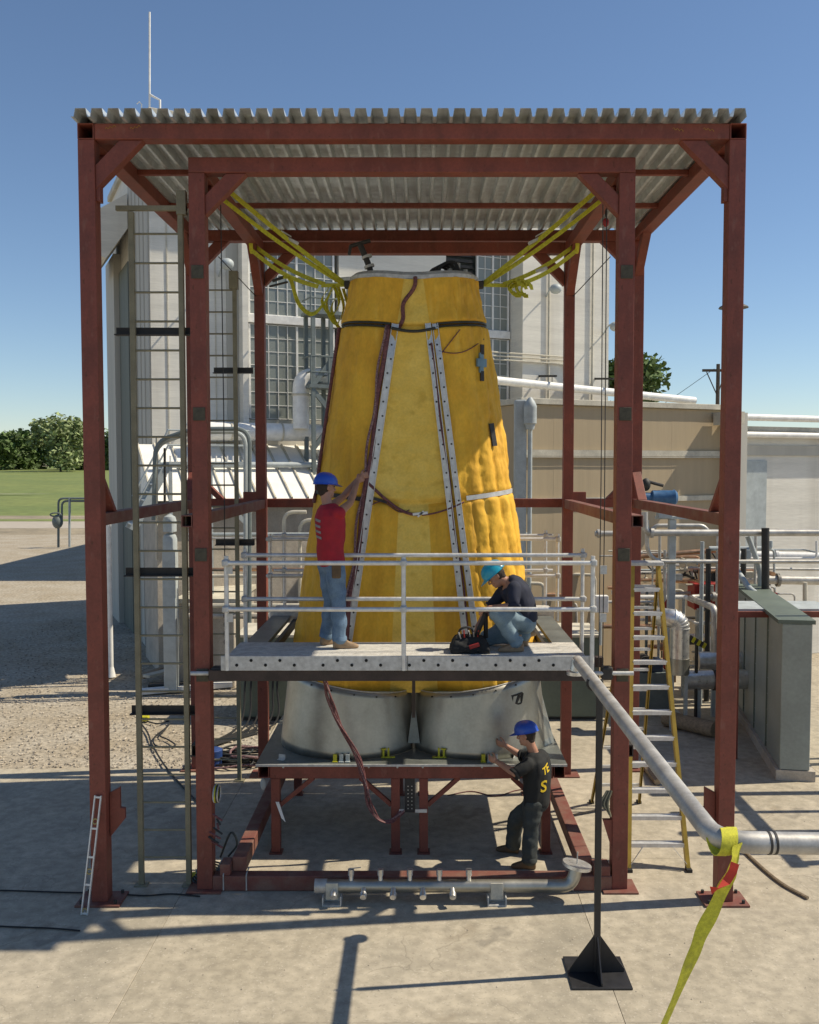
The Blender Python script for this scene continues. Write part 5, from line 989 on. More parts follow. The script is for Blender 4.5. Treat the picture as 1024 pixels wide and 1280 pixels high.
for k in range(6): a = R(15 * k); p_ = V((c.x - .16 + .16 * math.cos(a), c.y, zt + .17 * math.sin(a))); d = V((-math.sin(a), 0, math.cos(a))); b = B(); b.cyl(p_ - d * .008, p_ + d * .008, .175, n=24); b.build('joint_ring', alu, sd_, smooth=True)
b = B(); b.pipe([V((c.x, c.y, c.z - .06)), V((c.x, c.y, c.z + .22))], .175, 24); b.build('collar', alusheet, sd_, smooth=True)
for dx in (-.12, .12): b = B(); b.beam((c.x + dx, c.y, 0), (c.x + dx, c.y, c.z - .05), .06, .06, (0, 1, 0)); b.build('leg', lightgrey, sd_)
hd_ = thing('silver_horizontal_duct', 'shiny horizontal duct with dark banded joint at right', 'duct', P(880, 850, YC - 1)); a = P(856, 850, YC - 1.0); b = B(); b.pipe([a, a + V((1.6, .1, .0))], .17, 24); b.build('duct', chrome, hd_, smooth=True)
for dx in (.5, .62, .74): b = B(); b.pipe([a + V((dx, 0, 0)), a + V((dx + .05, 0, 0))], .185, 24); b.build('band', darksteel, hd_, smooth=True)
for dx in (.25, 1.2): b = B(); b.beam((a.x + dx, a.y, 0), (a.x + dx, a.y, a.z - .17), .07, .07, (0, 1, 0)); b.build('leg', lightgrey, hd_)
a = P(872, 826, YC - .3); hd_ = thing('silver_rear_duct', 'second shiny duct above and behind the banded one', 'duct', a); b = B(); b.pipe([a, a + V((1.6, 0, 0))], .17, 24); b.build('duct', chrome, hd_, smooth=True); b = B(); b.beam((a.x + .3, a.y, 0), (a.x + .3, a.y, a.z - .17), .07, .07, (0, 1, 0)); b.build('leg', lightgrey, hd_)
b = B(); a = P(885, 868, YC - 1.4); b.pipe([V((a.x + .05, a.y - .25, .14)), V((a.x - .6, a.y + .5, .14))], .135, 20); tag(b.build('pipe_offcut', wood, smooth=True), 'short brown pipe offcut lying under the silver ducts', 'pipe')
hz = thing('hazard_bar', 'black and yellow striped guard bar beside the elbow duct', 'guard', P(870, 802, YC - 1)); a, c = P(862, 797, YC - 1.1), P(882, 808, YC - 1.1)
for k in range(6): b = B(); b.beam(a.lerp(c, k / 6), a.lerp(c, (k + .97) / 6), .04, .1); b.build('stripe', yellowtag if k % 2 else blackpaint, hz)
b = B(); b.pipe([V((a.lerp(c, .5).x, a.y + .04, 0)), a.lerp(c, .5) + V((0, .04, 0))], .03, 8); b.build('post', darksteel, hz)
# grey-green cabinets on the right
cb = thing('grey_green_cabinet', 'row of tall grey-green steel cabinets on the right edge', 'cabinet', (6, 6, 0)); A, C_ = gnd(918, 884), gnd(968, 965); dv = (C_ - A).normalized(); L_ = 4.2; nr_ = V((dv.y, -dv.x, 0)); nr_ = nr_ if nr_.x < 0 else -nr_
for k in range(4):
    p = A + dv * (L_ / 4 * k); q_ = A + dv * (L_ / 4 * (k + 1) - .012); b = B(); b.prism([p + V((0, 0, .16)), q_ + V((0, 0, .16)), q_ + V((0, 0, 2.32)), p + V((0, 0, 2.32))], -nr_ * .42); o_ = b.build('panel', mat('pale_grey_green_paint', (.30, .33, .30), .45, 0, .15, 1.5, fine=.06, bump=.03), cb, bevel=.012)
    b = B(); b.prism([p + V((0, 0, .2)), p + dv * .03 + V((0, 0, .2)), p + dv * .03 + V((0, 0, 2.25)), p + V((0, 0, 2.25))], nr_ * .02); b.build('seam_strip', greenbox, o_)
    for f_ in (.05,):
        for kk in range(8): c = p.lerp(q_, f_) + V((0, 0, .3 + .25 * kk)); b = B(); b.cyl(c, c + nr_ * .008, .008, n=6); b.build('bolt', lightgrey, o_)
b = B(); b.prism([A + nr_ * .05, A + dv * L_ + nr_ * .05, A + dv * L_ + nr_ * .05 + V((0, 0, .155)), A + nr_ * .05 + V((0, 0, .155))], -nr_ * .55); b.build('plinth', rawconc, cb)
b = B(); b.prism([A + nr_ * .06 + V((0, 0, 2.322)), A + dv * L_ + nr_ * .06 + V((0, 0, 2.322)), A + dv * L_ + nr_ * .06 + V((0, 0, 2.38)), A + nr_ * .06 + V((0, 0, 2.38))], -nr_ * .52); b.build('top', greenbox, cb)
rf = thing('red_angle_rack', 'small red angle-iron rack behind the right canopy post', 'frame', P(921, 765, 5)); a = P(921, 768, 4.9); b = B(); b.beam(a, a + V((1.6, 0, 0)), .06, .09); b.build('rail', red, rf); b = B(); b.beam((a.x, a.y, 0), (a.x, a.y, a.z - .046), .08, .08, (0, 1, 0)); b.build('leg', red, rf); b = B(); b.beam((a.x + 1.5, a.y, 0), (a.x + 1.5, a.y, a.z - .046), .08, .08, (0, 1, 0)); b.build('leg', red, rf); b = B(); b.box((a.x + .05, a.y + .04, a.z + .047), (a.x + 1.6, a.y + .9, a.z + .08)); b.build('tray', lightgrey, rf)
# tall grey pipe with hooded lamp left of the tan building
q = V(((650 - PX0) / F * (9.3 + D0), 9.3, 0)); hp = thing('hooded_grey_column', 'tall grey column with hooded lantern at the left edge of tan building', 'column', q); zt = P(650, 500, 9.3).z; b = B(); b.beam(q, V((q.x, q.y, zt)), .24, .24, (0, 1, 0)); b.build('column', lightgrey, hp, bevel=.03); b = B(); b.pipe([q + V((.19, -.1, 0)), V((q.x + .19, q.y - .1, zt - .35))], .045, 10); b.build('side_pipe', lightgrey, hp, smooth=True)
lc = V((q.x + .18, q.y - .18, zt - .5)); b = B(); b.pipe([lc - V((0, 0, .1)), lc, lc + V((0, 0, .02)), lc + V((0, 0, .33)), lc + V((0, 0, .36)), lc + V((0, 0, .46)), lc + V((0, 0, .54))], [.08, .1, .13, .13, .135, .09, .03], 18); b.build('lantern', lightgrey, hp, smooth=True)
# hoses and rods on the pad
for k, (pts, r_, mm, lb) in enumerate((([(705, 1022), (730, 1017), (745, 1014)], .012, wood, 'thin rod lying on the pad behind the black pole'), ([(560, 995), (590, 990), (620, 996), (650, 988), (690, 990)], .008, cablered, 'thin reddish wire lying on the pad under the table'), ([(1010, 1125), (975, 1105), (940, 1075), (905, 1040)], .02, wood, 'brown rod lying on the pad at the right edge'), ([(805, 960), (822, 982)], .05, wood, 'short timber block on the pad behind the stepladder'))):
    b = B(); b.pipe(spline([gnd(x, y) + V((0, 0, r_ + .001)) for x, y in pts], 5), r_, 6); tag(b.build('loose_rod', mm, smooth=True), lb, 'rod')
tc_ = thing('tool_bundle', 'hanging hoses on the right inner post above the base rail', 'hose', (2.05, .3, .9))
for k in range(5): b = B(); b.pipe(spline([V((2.06 - .012 * k, .28, 1.12)), V((2.02 - .02 * k, .27, .98)), V((2.05 - .01 * k, .27, .84 + .02 * k))], 5), .012, 6); b.build('hose', hose if k % 2 else olive, tc_, smooth=True)
b = B(); b.prism([(2.08, .32, .46), (1.98, .32, .78), (2.08, .32, .78)], (0, .06, 0)); b.build('bracket', red, tc_)

pr = thing('overhead_pipe_rack', 'overhead pipe rack at the right edge throwing bar shadows on the pad', 'pipe rack', (8.2, 3, 0))
for k, (y, z, r_) in enumerate(((1.6, 3.3, .06), (2.2, 3.35, .09), (2.9, 3.3, .05), (3.6, 3.4, .08), (4.3, 3.3, .05))):
    b = B(); b.pipe([(6.1, y, z), (13, y + .2, z)], r_, 10); b.build('pipe', steelpipe, pr, smooth=True)
for x in (7.0, 9.4):
    b = B(); b.beam((x, 1.2, 3.15), (x, 4.8, 3.15), .12, .12); b.build('beam', greysteel, pr)
    for y in (1.3, 4.7): b = B(); b.beam((x, y, 0), (x, y, 3.088), .12, .12, (0, 1, 0)); b.build('post', greysteel, pr)

# dense small-bore pipework behind the stepladder: one skid, each pipe a part
sk = thing('pipe_skid', 'crowded skid of small pipes, flanges and valves behind the stepladder', 'pipework', (5.2, 9, 0))
rn = random.Random(11); mm_ = [steelpipe, whitep, tanline, lightgrey, steelpipe, copper, darksteel]
for k in range(46):
    yy = 8.3 + 1.5 * rn.random(); px, py = rn.uniform(780, 985), rn.uniform(684, 835); r_ = rn.choice((.018, .024, .03, .045)); w = rn.uniform(25, 90); d_ = rn.uniform(18, 70) * rn.choice((1, 1, -1)); 
    a, b_, c = P(px - w * .5, py, yy), P(px + w * .5, py, yy), P(px + w * .5, max(676, min(880, py + d_)), yy)
    bb = B(); bb.pipe(fillet([a, b_, c] if k % 3 else [a, b_, b_ + V((0, -.5, 0))], .09), r_, 9)
    if k % 2: bb.cyl(a.lerp(b_, .3), a.lerp(b_, .3) + V((.035, 0, 0)), r_ * 1.9, n=12); bb.cyl(a.lerp(b_, .3) + V((.045, 0, 0)), a.lerp(b_, .3) + V((.08, 0, 0)), r_ * 1.9, n=12)
    bb.build('pipe', mm_[k % 7], sk, smooth=True)
for k in range(16):
    px, py, yy = rn.uniform(790, 975), rn.uniform(690, 850), 8.2 + rn.random(); c = P(px, py, yy); bb = B(); bb.box((c.x - .07 - .05 * rn.random(), c.y, c.z - .08), (c.x + .08, c.y + .12, c.z + .10 * rn.random() + .03)); bb.build('junction_box', mm_[(k * 3) % 7], sk, bevel=.008)
for k in range(9):
    x = P(785 + 23 * k, 800, 8.9).x; bb = B(); bb.beam((x, 8.9, 0), (x, 8.9, 1.9 + .9 * rn.random()), .05, .05, (0, 1, 0)); bb.build('strut', [lightgrey, greysteel, redp][k % 3], sk)
a, c = gnd(797, 893), gnd(836, 893); pb = thing('grey_pump_box', 'blue-grey machine box on the pad behind the stepladder', 'machine', a); b = B(); b.box((a.x, a.y, .0), (c.x, a.y + .5, .78)); b.build('body', greysteel, pb, bevel=.015); b = B(); b.box((a.x + .05, a.y + .05, .782), (c.x - .1, a.y + .4, 1.0)); b.build('lid', mat('navy_paint', (.03, .05, .09), .5, 0, .2, 6), pb, bevel=.01); b = B(); b.cyl((a.x + .15, a.y - .02, .95), (a.x + .15, a.y + .3, .95), .14, n=16); b.build('motor', darksteel, pb, smooth=True)

# ================================================================ PEOPLE
def remesh(b, vox, m, name, smooth_it=6, wrinkle=0., wfreq=12., seed=0, zstretch=1.):
    me = bpy.data.meshes.new('tmp'); me.from_pydata(b.v, [], b.f)
    bm = bmesh.new(); bm.from_mesh(me); bmesh.ops.recalc_face_normals(bm, faces=bm.faces); bm.to_mesh(me); bm.free()
    ob = bpy.data.objects.new('tmp', me); COL.objects.link(ob); md = ob.modifiers.new('r', 'REMESH'); md.mode = 'VOXEL'; md.voxel_size = vox; md.adaptivity = 0
    dg = bpy.context.evaluated_depsgraph_get(); m2 = bpy.data.meshes.new_from_object(ob.evaluated_get(dg)); bpy.data.objects.remove(ob)
    bm = bmesh.new(); bm.from_mesh(m2)
    for _ in range(smooth_it): bmesh.ops.smooth_vert(bm, verts=bm.verts, factor=.5, use_axis_x=True, use_axis_y=True, use_axis_z=True)
    if wrinkle:
        bm.normal_update()
        for v in bm.verts:
            q = V((v.co.x * wfreq, v.co.y * wfreq, v.co.z * wfreq * zstretch)) + V((seed, 0, 0)); w = noise.noise(q) + .5 * noise.noise(q * 2.1); w = (abs(w) ** .8) * (1 if w > 0 else -1)
            v.co += v.normal * w * wrinkle
    out = B(); bm.verts.ensure_lookup_table(); out.v = [v.co.copy() for v in bm.verts]; out.f = [tuple(v.index for v in f.verts) for f in bm.faces]; bm.free()
    return out
def limb(b, pts, rs, n=14):
    """tapered chain with round joints"""
    for i in range(len(pts) - 1): b.pipe([pts[i], V(pts[i]).lerp(V(pts[i + 1]), .5), pts[i + 1]], [rs[i], (rs[i] + rs[i + 1]) / 2, rs[i + 1]], n)
    for p, r in zip(pts, rs): b.ell(p, r, n, 8)
def torso(b, pts, rx, ry, side, grow=0.):
    """elliptic rings along the spine; side = direction to the person's right"""
    rings = []
    for i, p in enumerate(pts):
        p = V(p); t = (V(pts[min(i + 1, len(pts) - 1)]) - V(pts[max(i - 1, 0)])).normalized(); s = (V(side) - t * V(side).dot(t)).normalized(); f = t.cross(s)
        rings.append([p + s * math.cos(a) * (rx[i] + grow) + f * math.sin(a) * (ry[i] + grow) for a in [2 * math.pi * k / 24 for k in range(24)]])
    b.loft(rings)
def hand(b, w, d, palm, thumb, curl=.5, k=1.0):
    """palm and five separate fingers; w wrist, d pointing, palm = direction the palm faces, thumb = side of the thumb"""
    w, d = V(w), V(d).normalized(); th = V(thumb); th = (th - d * th.dot(d)).normalized(); pn = V(palm); pn = (pn - d * pn.dot(d) - th * pn.dot(th)).normalized()
    rings = []
    for t, wd, tk in ((-.01, .027, .022), (.02, .034, .019), (.06, .042, .016), (.088, .041, .013)):
        c = w + d * t * k; rings.append([c + th * math.cos(a) * wd * k + pn * math.sin(a) * tk * k for a in [R(30 * j) for j in range(12)]])
    b.loft(rings)
    for j, (o, L) in enumerate(((.030, .070), (.010, .080), (-.010, .074), (-.029, .058))):
        p = w + d * .082 * k + th * o * k; q = curl * (1 + .12 * j); dd = d; pts = [p - d * .012]; 
        for i, fr in enumerate((.45, .32, .23)):
            dd = (d * math.cos(q * (i + .45)) + pn * math.sin(q * (i + .45))).normalized(); pts.append(p); p = p + dd * L * fr * k
        pts.append(p); limb(b, pts, [.0092 * k, .0095 * k, .0088 * k, .0080 * k, .0070 * k], 8)
    p = w + d * .018 * k + th * .030 * k; q = p + (d * .6 + th * .7 + pn * .35).normalized() * .036 * k; r_ = q + (d * .85 + th * .25 + pn * .45).normalized() * .032 * k; s_ = r_ + (d * .9 + pn * .4).normalized() * .024 * k
    limb(b, [p, q, r_, s_], [.015 * k, .0115 * k, .0105 * k, .008 * k], 8)
def head(b, c, f, u):
    """skull, jaw, brow, nose, lips, ears in one skin"""
    f, u = V(f).normalized(), V(u); u = (u - f * u.dot(f)).normalized(); s = f.cross(u); M = Matrix((s, f, u)).transposed(); c = V(c)
    b.ell(c + u * .02, (.074, .094, .096), 20, 14, M=M); b.ell(c - u * .055 + f * .022, (.056, .066, .070), 16, 12, M=M); b.ell(c - u * .10 + f * .062, (.026, .022, .018), 12, 8, M=M)
    b.ell(c + u * .028 + f * .074, (.056, .020, .016), 12, 8, M=M)
    b.pipe([c + u * .022 + f * .086, c - u * .012 + f * .104, c - u * .032 + f * .113, c - u * .042 + f * .092], [.008, .0105, .014, .010], 8); b.ell(c - u * .068 + f * .082, (.023, .012, .008), 10, 6, M=M); b.ell(c - u * .078 + f * .080, (.020, .011, .008), 10, 6, M=M)
    for q in (-1, 1): b.ell(c - u * .004 + s * q * .074 - f * .008, (.009, .017, .028), 10, 8, M=M); b.ell(c - u * .03 + f * .062 + s * q * .036, (.022, .022, .022), 10, 8, M=M)
    return s, f, u, M
def hat(par, c, f, u, m):
    f, u = V(f).normalized(), V(u); u = (u - f * u.dot(f)).normalized(); s = f.cross(u); M = Matrix((s, f, u)).transposed(); c = V(c); b = B(); ring = []
    nA, nZ = 32, 9
    for j in range(nZ + 1):
        t = j / nZ; th = t * math.pi / 2
        for i in range(nA):
            a = 2 * math.pi * i / nA; rr = math.sin(th) ** .85; x, y = .115 * rr * math.cos(a), .143 * rr * math.sin(a); z = .122 * math.cos(th) ** .9 if th < 1.57 else 0
            if abs(x) < .03 and t < .9: z += .008 * (1 - abs(x) / .03)
            b.v.append(c + M @ V((x, y, z)))
    rim = []
    for i in range(nA):
        a = 2 * math.pi * i / nA; vis = max(0, math.sin(a)) ** 2.5; b.v.append(c + M @ V(((.124 + .004 * vis) * math.cos(a), .150 * math.sin(a) + .062 * vis, -.010 - .018 * vis)))
    for i in range(nA):
        a = 2 * math.pi * i / nA; b.v.append(c + M @ V((.110 * math.cos(a), .138 * math.sin(a), -.012)))
    for j in range(nZ + 2): b.f += [(j * nA + i, (j + 1) * nA + i, (j + 1) * nA + (i + 1) % nA, j * nA + (i + 1) % nA) for i in range(nA)]
    b.f.append(tuple(range(nA))[::-1]); b.f.append(tuple(range((nZ + 2) * nA, (nZ + 3) * nA)))
    h = b.build('hard_hat', m, par, smooth=True)
    return h
def hair(par, c, f, u):
    f, u = V(f).normalized(), V(u); u = (u - f * u.dot(f)).normalized(); s = f.cross(u); M = Matrix((s, f, u)).transposed(); c = V(c); b = B()
    b.ell(c + u * .016 - f * .026, (.076, .088, .092), 18, 12, M=M); b.ell(c - u * .045 - f * .055, (.058, .042, .050), 14, 10, M=M); return b, M
def boot(b, ank, toe, up=(0, 0, 1), L=.285, sole=0.0):
    """foot from heel to toe under the ankle"""
    t = V(toe).normalized(); u = V(up); u = (u - t * u.dot(t)).normalized(); s = t.cross(u); a = V(ank); rings = []
    for x, w, h0, h1 in ((-.075, .028, -.085, -.02), (-.06, .037, -.092, .02), (0, .042, -.092, .06), (.05, .041, -.092, .035), (.10, .045, -.092, -.012), (.15, .047, -.092, -.030), (.19, .040, -.09, -.045), (.212, .020, -.085, -.06)):
        c = a + t * x; rings.append([c + s * w * math.cos(q) * (1.05 if math.sin(q) < 0 else .92) + u * ((h0 + h1) / 2 + (h1 - h0) / 2 * (math.sin(q) if abs(math.sin(q)) < .7 else (1 if math.sin(q) > 0 else -1) * .97)) for q in [2 * math.pi * k / 16 for k in range(16)]])
    b.loft(rings); b.pipe([a - u * .02, a + u * .10], [.046, .050], 14)
def dress(P, J, spine, rx, ry, side, sleeves, m_sh, m_tr, sl_len, trouser_r, knees_out=.0, shirt_hem=0, wr=.007, seed=0):
    b = B(); torso(b, spine, rx, ry, side, .020)
    for sh, el in sleeves:
        sh, el = V(sh), V(el); e = sh.lerp(el, sl_len)
        if sl_len > .02: limb(b, [sh, sh.lerp(el, sl_len * .5), e], [.078, .073, .068]) ; 
        else: b.ell(sh, .078, 14, 8)
    o = remesh(b, .009, m_sh, 'shirt', 5, wr, 7., seed, .6).build('shirt', m_sh, P, smooth='all')
    b = B(); hc = V(J['hip'])
    for k in ('l', 'r'):
        h, kn, an = V(J['hip' + k]), V(J['knee' + k]), V(J['ank' + k]); 
        limb(b, [h, h.lerp(kn, .5), kn, kn.lerp(an, .35), kn.lerp(an, .95)], [trouser_r[0], trouser_r[0] * .88, trouser_r[1], trouser_r[1] * .96, trouser_r[2]], 16); b.ell(h + (hc - h) * .2, trouser_r[0] * 1.08, 16, 10)
    torso(b, [hc + (V(spine[0]) - hc) * t for t in (-.5, 0, .6, 1.0)], [.13, .165, .163, .15], [.10, .120, .115, .105], side, .004)
    tr = remesh(b, .009, m_tr, 'trousers', 5, wr, 8., seed + 5, .9).build('trousers', m_tr, P, smooth='all')
    return o, tr
def person(lb, base, J, spine, rx, ry, side, face, up, hatm, m_sh, m_tr, m_bt, sl_len, tr, hands, toes, wr=.007, seed=0, hair_on=True):
    P = thing('person', lb, 'person', base); b = B(); torso(b, spine, rx, ry, side)
    hd = V(J['head']); s, f, u, M = head(b, hd, face, up); limb(b, [V(J['neck']) - (V(spine[-1]) - V(spine[-2])).normalized() * .04, V(J['neck']), hd - u * .05 - f * .02], [.070, .058, .056])
    for k in ('l', 'r'):
        sh, el, wr_ = V(J['sh' + k]), V(J['el' + k]), V(J['wr' + k]); limb(b, [sh, sh.lerp(el, .45), el, el.lerp(wr_, .3), wr_], [.058, .050, .040, .043, .028], 14)
        h_ = hands[k]; hand(b, wr_, h_[0], h_[1], h_[2], h_[3])
        h, kn, an = V(J['hip' + k]), V(J['knee' + k]), V(J['ank' + k]); limb(b, [h, kn, an], [.075, .05, .04], 12)
    body = remesh(b, .0058, skin, 'body', 3).build('body', skin, P, smooth='all')
    for q in (-1, 1): b = B(); b.ell(hd + f * .0875 + s * q * .031 + u * .006, (.011, .008, .006), 10, 6, M=M); b.build('eye', eye_m, body, smooth=True)
    sh_, tr_ = dress(P, J, spine, rx, ry, side, [(J['shl'], J['ell']), (J['shr'], J['elr'])], m_sh, m_tr, sl_len, tr, wr=wr, seed=seed)
    for k in ('l', 'r'): b = B(); boot(b, J['ank' + k], toes[k][0], toes[k][1]); remesh(b, .008, m_bt, 'boot', 3).build('boot', m_bt, P, smooth='all')
    if hair_on:
        hb_, _ = hair(P, hd, f, u); remesh(hb_, .009, hair_m, 'hair', 3, .004, 60).build('hair', hair_m, P, smooth='all')
    hat(P, hd + u * .046 - f * .004, f * .985 - u * .10, u, hatm)
    if sl_len > .3:
        for k in ('l', 'r'): e_ = V(J['sh' + k]).lerp(V(J['el' + k]), sl_len); d2 = (V(J['el' + k]) - V(J['sh' + k])).normalized(); b = B(); b.pipe([e_ + d2 * .035, e_ + d2 * .062], .0745, 18); b.build('sleeve_hem', m_sh, sh_, smooth=True)
    for k in ('l', 'r'):
        kn, an = V(J['knee' + k]), V(J['ank' + k]); e_ = kn.lerp(an, .93); d2 = (an - kn).normalized(); b = B(); b.pipe([e_ - d2 * .02, e_, e_ + d2 * .03], [tr[2] * .98, tr[2] * 1.06, tr[2] * 1.04], 18); b.build('trouser_cuff', m_tr, tr_, smooth=True)
    return P, sh_
# --- worker in the red shirt, standing on the walkway and reaching up to the rail
Fv = V((.86, .51, 0)); Rt = V((.51, -.86, 0)); y_ = .74; bx = lambda px, py, y: at(px, py, y)
J = dict(hip=(-1.0, y_, 3.535), neck=(-1.045, y_ + .0, 4.20), head=(-1.06, y_ + .03, 4.385))
hp_ = V(J['hip']); J['hipr'] = hp_ + Rt * .085 + V((0, 0, -.03)); J['hipl'] = hp_ - Rt * .085 + V((0, 0, -.03))
J['kneer'] = V((-.915, .66, 3.10)); J['kneel'] = V((-1.015, .84, 3.10)); J['ankr'] = V((-.905, .64, 2.692)); J['ankl'] = V((-1.075, .86, 2.692))
sc = V((-1.02, y_ + .01, 4.115)); J['shr'] = sc + Rt * .185 + V((.02, 0, .0)); J['shl'] = sc - Rt * .185 + V((.02, 0, .0))
hr, hl_ = at(455, 597, 1.44), at(461, 593, 1.50)
J['wrr'] = hr + V((-.07, -.07, -.04)); J['wrl'] = hl_ + V((-.09, -.05, -.02)); J['elr'] = (V(J['shr']) + V(J['wrr'])) / 2 + V((.02, -.03, -.075)); J['ell'] = (V(J['shl']) + V(J['wrl'])) / 2 + V((0, .02, -.04))
spine = [hp_ + V((0, 0, -.02)), hp_ + V((-.005, 0, .10)), hp_ + V((-.01, 0, .25)), hp_ + V((-.015, .0, .42)), hp_ + V((-.025, 0, .54)), hp_ + V((-.035, 0, .62)), hp_ + V((-.04, 0, .67))]
red_p, red_sh = person('worker in red sleeveless shirt and jeans reaching up to the rail', (-1, .75, PZ), J, spine, [.168, .165, .170, .195, .205, .155, .07], [.122, .125, .132, .143, .132, .102, .06], Rt, Fv * .9 + V((.1, .1, .05)), V((-.06, 0, 1)), hatblue, tshirt_red, denim, bootm, .03, (.118, .088, .078),
    dict(r=(hr - V(J['wrr']), V((.2, .9, .1)), V((-.3, 0, 1)), .75), l=(hl_ - V(J['wrl']), V((.1, .9, -.3)), V((-.3, 0, 1)), .7)), dict(r=(V((.97, .2, 0)), (0, 0, 1)), l=(V((.8, .6, 0)), (0, 0, 1))), wr=.014, seed=1)
bm_c = hp_ + V((0, 0, .02)); b = B(); torso(b, [bm_c - V((0, 0, .018)), bm_c + V((0, 0, .018))], [.176, .176], [.128, .128], Rt); b.build('belt', bootdark, red_p)
b = B(); q = bm_c - Fv * .02 + Rt * .17; b.box((q.x - .05, q.y - .05, q.z - .16), (q.x + .05, q.y + .02, q.z + .01)); b.build('tool_pouch', bootdark, red_p, bevel=.015)
from mathutils.bvhtree import BVHTree
def presser(ob):
    off = V(ob.location); tr = BVHTree.FromPolygons([v.co + off for v in ob.data.vertices], [tuple(p.vertices) for p in ob.data.polygons])
    def f_(p, out_):
        h = tr.ray_cast(p + out_ * .3, -out_, .6); return (h[0] + out_ * .004) if h[0] is not None else p
    return f_
prs = presser(red_sh); ou = V((-.75, -.66, 0)); rg_ = V((-.66, .75, 0)); 
for k in range(4):
    b = B(); q0 = V((-1.08, y_ - .06, 4.02 - .062 * k)); n_ = 6
    for i in range(n_ + 1):
        for w_ in (-1, 1): b.v.append(prs(q0 + rg_ * (-.06 + .12 * i / n_) + V((0, 0, .014 * w_ + .02 * i / n_)), ou))
    b.f = [(2 * i, 2 * i + 1, 2 * i + 3, 2 * i + 2) for i in range(n_)]; b.build('shirt_print', greyprint, red_sh)
# --- worker kneeling by the tool bag
yk = .66; k_ = lambda px, py, y=yk: at(px, py, y)
J = dict(hip=k_(656, 776), neck=k_(633, 727), head=k_(620, 720))
Sd = V((-.08, -1, 0)).normalized()       # toward the viewer: his left side
J['shl'] = k_(642, 735, yk - .17); J['shr'] = k_(636, 733, yk + .19); J['ell'] = k_(643, 758, yk - .26); J['wrl'] = k_(612, 760, yk - .20); J['elr'] = k_(612, 760, yk + .16); J['wrr'] = k_(597, 783, yk - .02)
h0 = V(J['hip']); J['hipl'] = h0 + Sd * .09; J['hipr'] = h0 - Sd * .09
J['kneel'] = k_(622, 767, yk - .22); J['ankl'] = V((k_(646, 806, yk - .16).x, yk - .20, PZ + .094)); J['kneer'] = V((k_(611, 805).x, yk + .16, PZ + .085)); J['ankr'] = V((k_(660, 803).x, yk + .14, PZ + .135))
nk = V(J['neck']); d_ = nk - h0; spine = [h0 - d_ * .03, h0 + d_ * .16 + V((.02, 0, .01)), h0 + d_ * .4 + V((.045, 0, .02)), h0 + d_ * .68 + V((.045, 0, .02)), h0 + d_ * .87 + V((.025, 0, .015)), h0 + d_ * .96 + V((.01, 0, .01)), nk]
kp, ks = person('worker in navy shirt and turquoise hard hat kneeling by the black bag', (1.05, .66, PZ), J, spine, [.165, .168, .176, .192, .195, .145, .07], [.122, .128, .134, .138, .126, .096, .06], -Sd, V((-.82, -.1, -.56)), V((-.5, 0, .85)), hatteal, tshirt_navy, denimpale, bootm, .78, (.118, .092, .080),
    dict(l=(V((-1, .1, -.35)), V((-.2, .3, -1)), V((0, 1, .3)), .6), r=(V((-.45, -.1, -1)), V((.3, .6, -.3)), V((-.3, -1, 0)), .7)), dict(l=(V((-1, -.1, 0)), (0, 0, 1)), r=(V((.30, 0, -1)), (1, 0, .2))), wr=.013, seed=3)
# --- black tool bag on the walkway
bg_ = thing('tool_bag', 'open black tool bag on the walkway before the kneeling worker', 'bag', (.56, .5, PZ)); a = k_(563, 816, .42); c = k_(612, 817, .42)
b = B(); x0_, x1_ = a.x, c.x; rings = []
for z, i_, w in ((.003, .0, .17), (.06, .005, .18), (.12, .03, .15), (.17, .075, .11)): rings.append([V((x, y, PZ + z)) for x, y in ((x0_ + i_, .50 - w), (x1_ - i_, .50 - w), (x1_ - i_, .50 + w), (x0_ + i_, .50 + w))])
b.loft(rings); rem = remesh(b, .012, blackpaint, 'bag', 4, .012, 14, 2); rem.build('body', tshirt_black, bg_, smooth='all')
b = B(); b.pipe(spline([V((x0_ + .08, .40, PZ + .15)), V((x0_ + .11, .40, PZ + .26)), V((x0_ + .22, .42, PZ + .27)), V((x0_ + .26, .42, PZ + .16))], 6), .012, 8); b.build('handle', black, bg_, smooth=True); b = B(); b.pipe(spline([V((x1_ - .15, .52, PZ + .14)), V((x1_ - .06, .5, PZ + .36)), V((x1_ - .04, .5, PZ + .40)), V((x1_ - .03, .56, PZ + .14))], 6), .026, 8); b.build('flap', black, bg_, smooth=True)
for k in range(7): b = B(); xx = x0_ + .12 + .035 * k; b.beam(V((xx, .40 + .01 * k, PZ + .13)), V((xx - .03 + .02 * (k % 3), .38, PZ + .23 + .02 * (k % 2))), .012, .012); b.build('tool_handle', [steelpipe, redp, black, alu][k % 4], bg_)
b = B(); b.beam(V((x0_ + .2, .318, PZ + .075)), V((x0_ + .31, .318, PZ + .11)), .02, .045); b.build('pocket_trim', redp, bg_, bevel=.008)
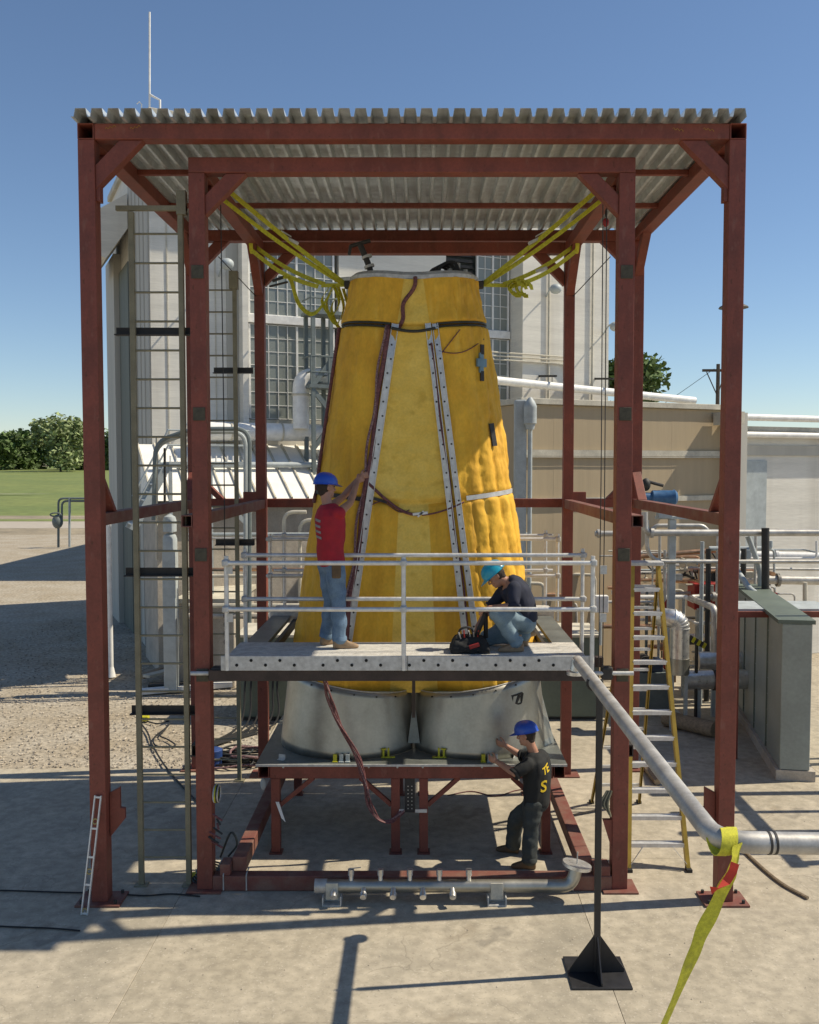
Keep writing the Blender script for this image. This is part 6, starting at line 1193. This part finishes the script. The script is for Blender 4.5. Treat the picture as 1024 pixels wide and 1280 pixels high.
# --- worker in the black shirt beside the table
F3 = V((-.86, .50, 0)).normalized(); L3 = V((-.50, -.86, 0)).normalized(); y3 = .98; m3 = lambda px, py, y=y3: at(px, py, y)
J = dict(hip=m3(670, 1003), neck=m3(667, 940), head=m3(658, 919)); h0 = V(J['hip']); J['hipl'] = h0 + L3 * .085; J['hipr'] = h0 - L3 * .085
J['kneel'] = V((m3(663, 1045).x, .90, .48)); J['ankl'] = V((1.245, .86, .094)); J['kneer'] = V((1.12, 1.17, .47)); J['ankr'] = V((1.10, 1.30, .094))
sc = V((m3(668, 949).x, y3, m3(668, 949).z)); J['shl'] = sc + L3 * .185; J['shr'] = sc - L3 * .19
J['ell'] = m3(644, 967, .74); J['wrl'] = m3(621, 952, 1.0); J['elr'] = m3(652, 945, 1.30); J['wrr'] = m3(632, 932, 1.36)
d_ = V(J['neck']) - h0; spine = [h0 - d_ * .03, h0 + d_ * .15 + V((.01, 0, 0)), h0 + d_ * .4 + V((.02, 0, 0)), h0 + d_ * .66 + V((.022, 0, 0)), h0 + d_ * .86 + V((.012, 0, 0)), h0 + d_ * .95, V(J['neck'])]
bp_, bs_ = person('worker in black shirt and blue hard hat working on the right skirt', (1.2, 1.0, 0), J, spine, [.172, .172, .178, .198, .20, .145, .07], [.125, .128, .134, .142, .13, .098, .06], -L3, F3 * .95 + V((-.1, -.1, -.12)), V((-.2, .1, 1)), hatblue, tshirt_black, darktrousers, bootdark, .80, (.122, .097, .086),
    dict(l=(V((-.85, .5, .25)), V((.3, .8, .1)), V((0, -.2, 1)), .75), r=(V((-.9, .35, .2)), V((.2, .8, -.3)), V((-.1, -.2, 1)), .7)), dict(l=(V((-.98, .12, 0)), (0, 0, 1)), r=(V((-.9, .3, 0)), (0, 0, 1))), wr=.014, seed=9)
# yellow lettering on the back of the shirt, laid on the cloth
def lettering(text, size, c, right, upv, m, par, press):
    cu = bpy.data.curves.new('t', 'FONT'); cu.body = text; cu.size = size; cu.extrude = .0; cu.offset = size * .02; cu.align_x = 'CENTER'; ob = bpy.data.objects.new('t', cu); COL.objects.link(ob)
    dg = bpy.context.evaluated_depsgraph_get(); me = bpy.data.meshes.new_from_object(ob.evaluated_get(dg)); bpy.data.objects.remove(ob); bpy.data.curves.remove(cu)
    bm = bmesh.new(); bm.from_mesh(me); bmesh.ops.subdivide_edges(bm, edges=[e for e in bm.edges if e.calc_length() > size * .2], cuts=2); bmesh.ops.triangulate(bm, faces=bm.faces)
    b = B(); bm.verts.ensure_lookup_table(); out_ = V(right).cross(V(upv)).normalized()
    for v in bm.verts:
        p = V(c) + V(right) * v.co.x + V(upv) * v.co.y; b.v.append(press(p, out_))
    b.f = [tuple(v.index for v in f.verts) for f in bm.faces]; bm.free(); return b.build('lettering', m, par)
press = presser(bs_)
back = -F3; rgt = V((0, 0, 1)).cross(back).normalized(); yl = mat('yellow_print', (.75, .52, .02), .6, 0, .05, 10)
cbk = V((sc.x, sc.y, sc.z)) + back * .1
lettering('TE', .125, cbk + V((0, 0, -.12)) - rgt * .05, (rgt * .97 + V((0, 0, .25))).normalized(), V((0, 0, 1)), yl, bs_, press)
lettering('S', .19, cbk + V((0, 0, -.33)) - rgt * .085, rgt, V((0, 0, 1)), yl, bs_, press)
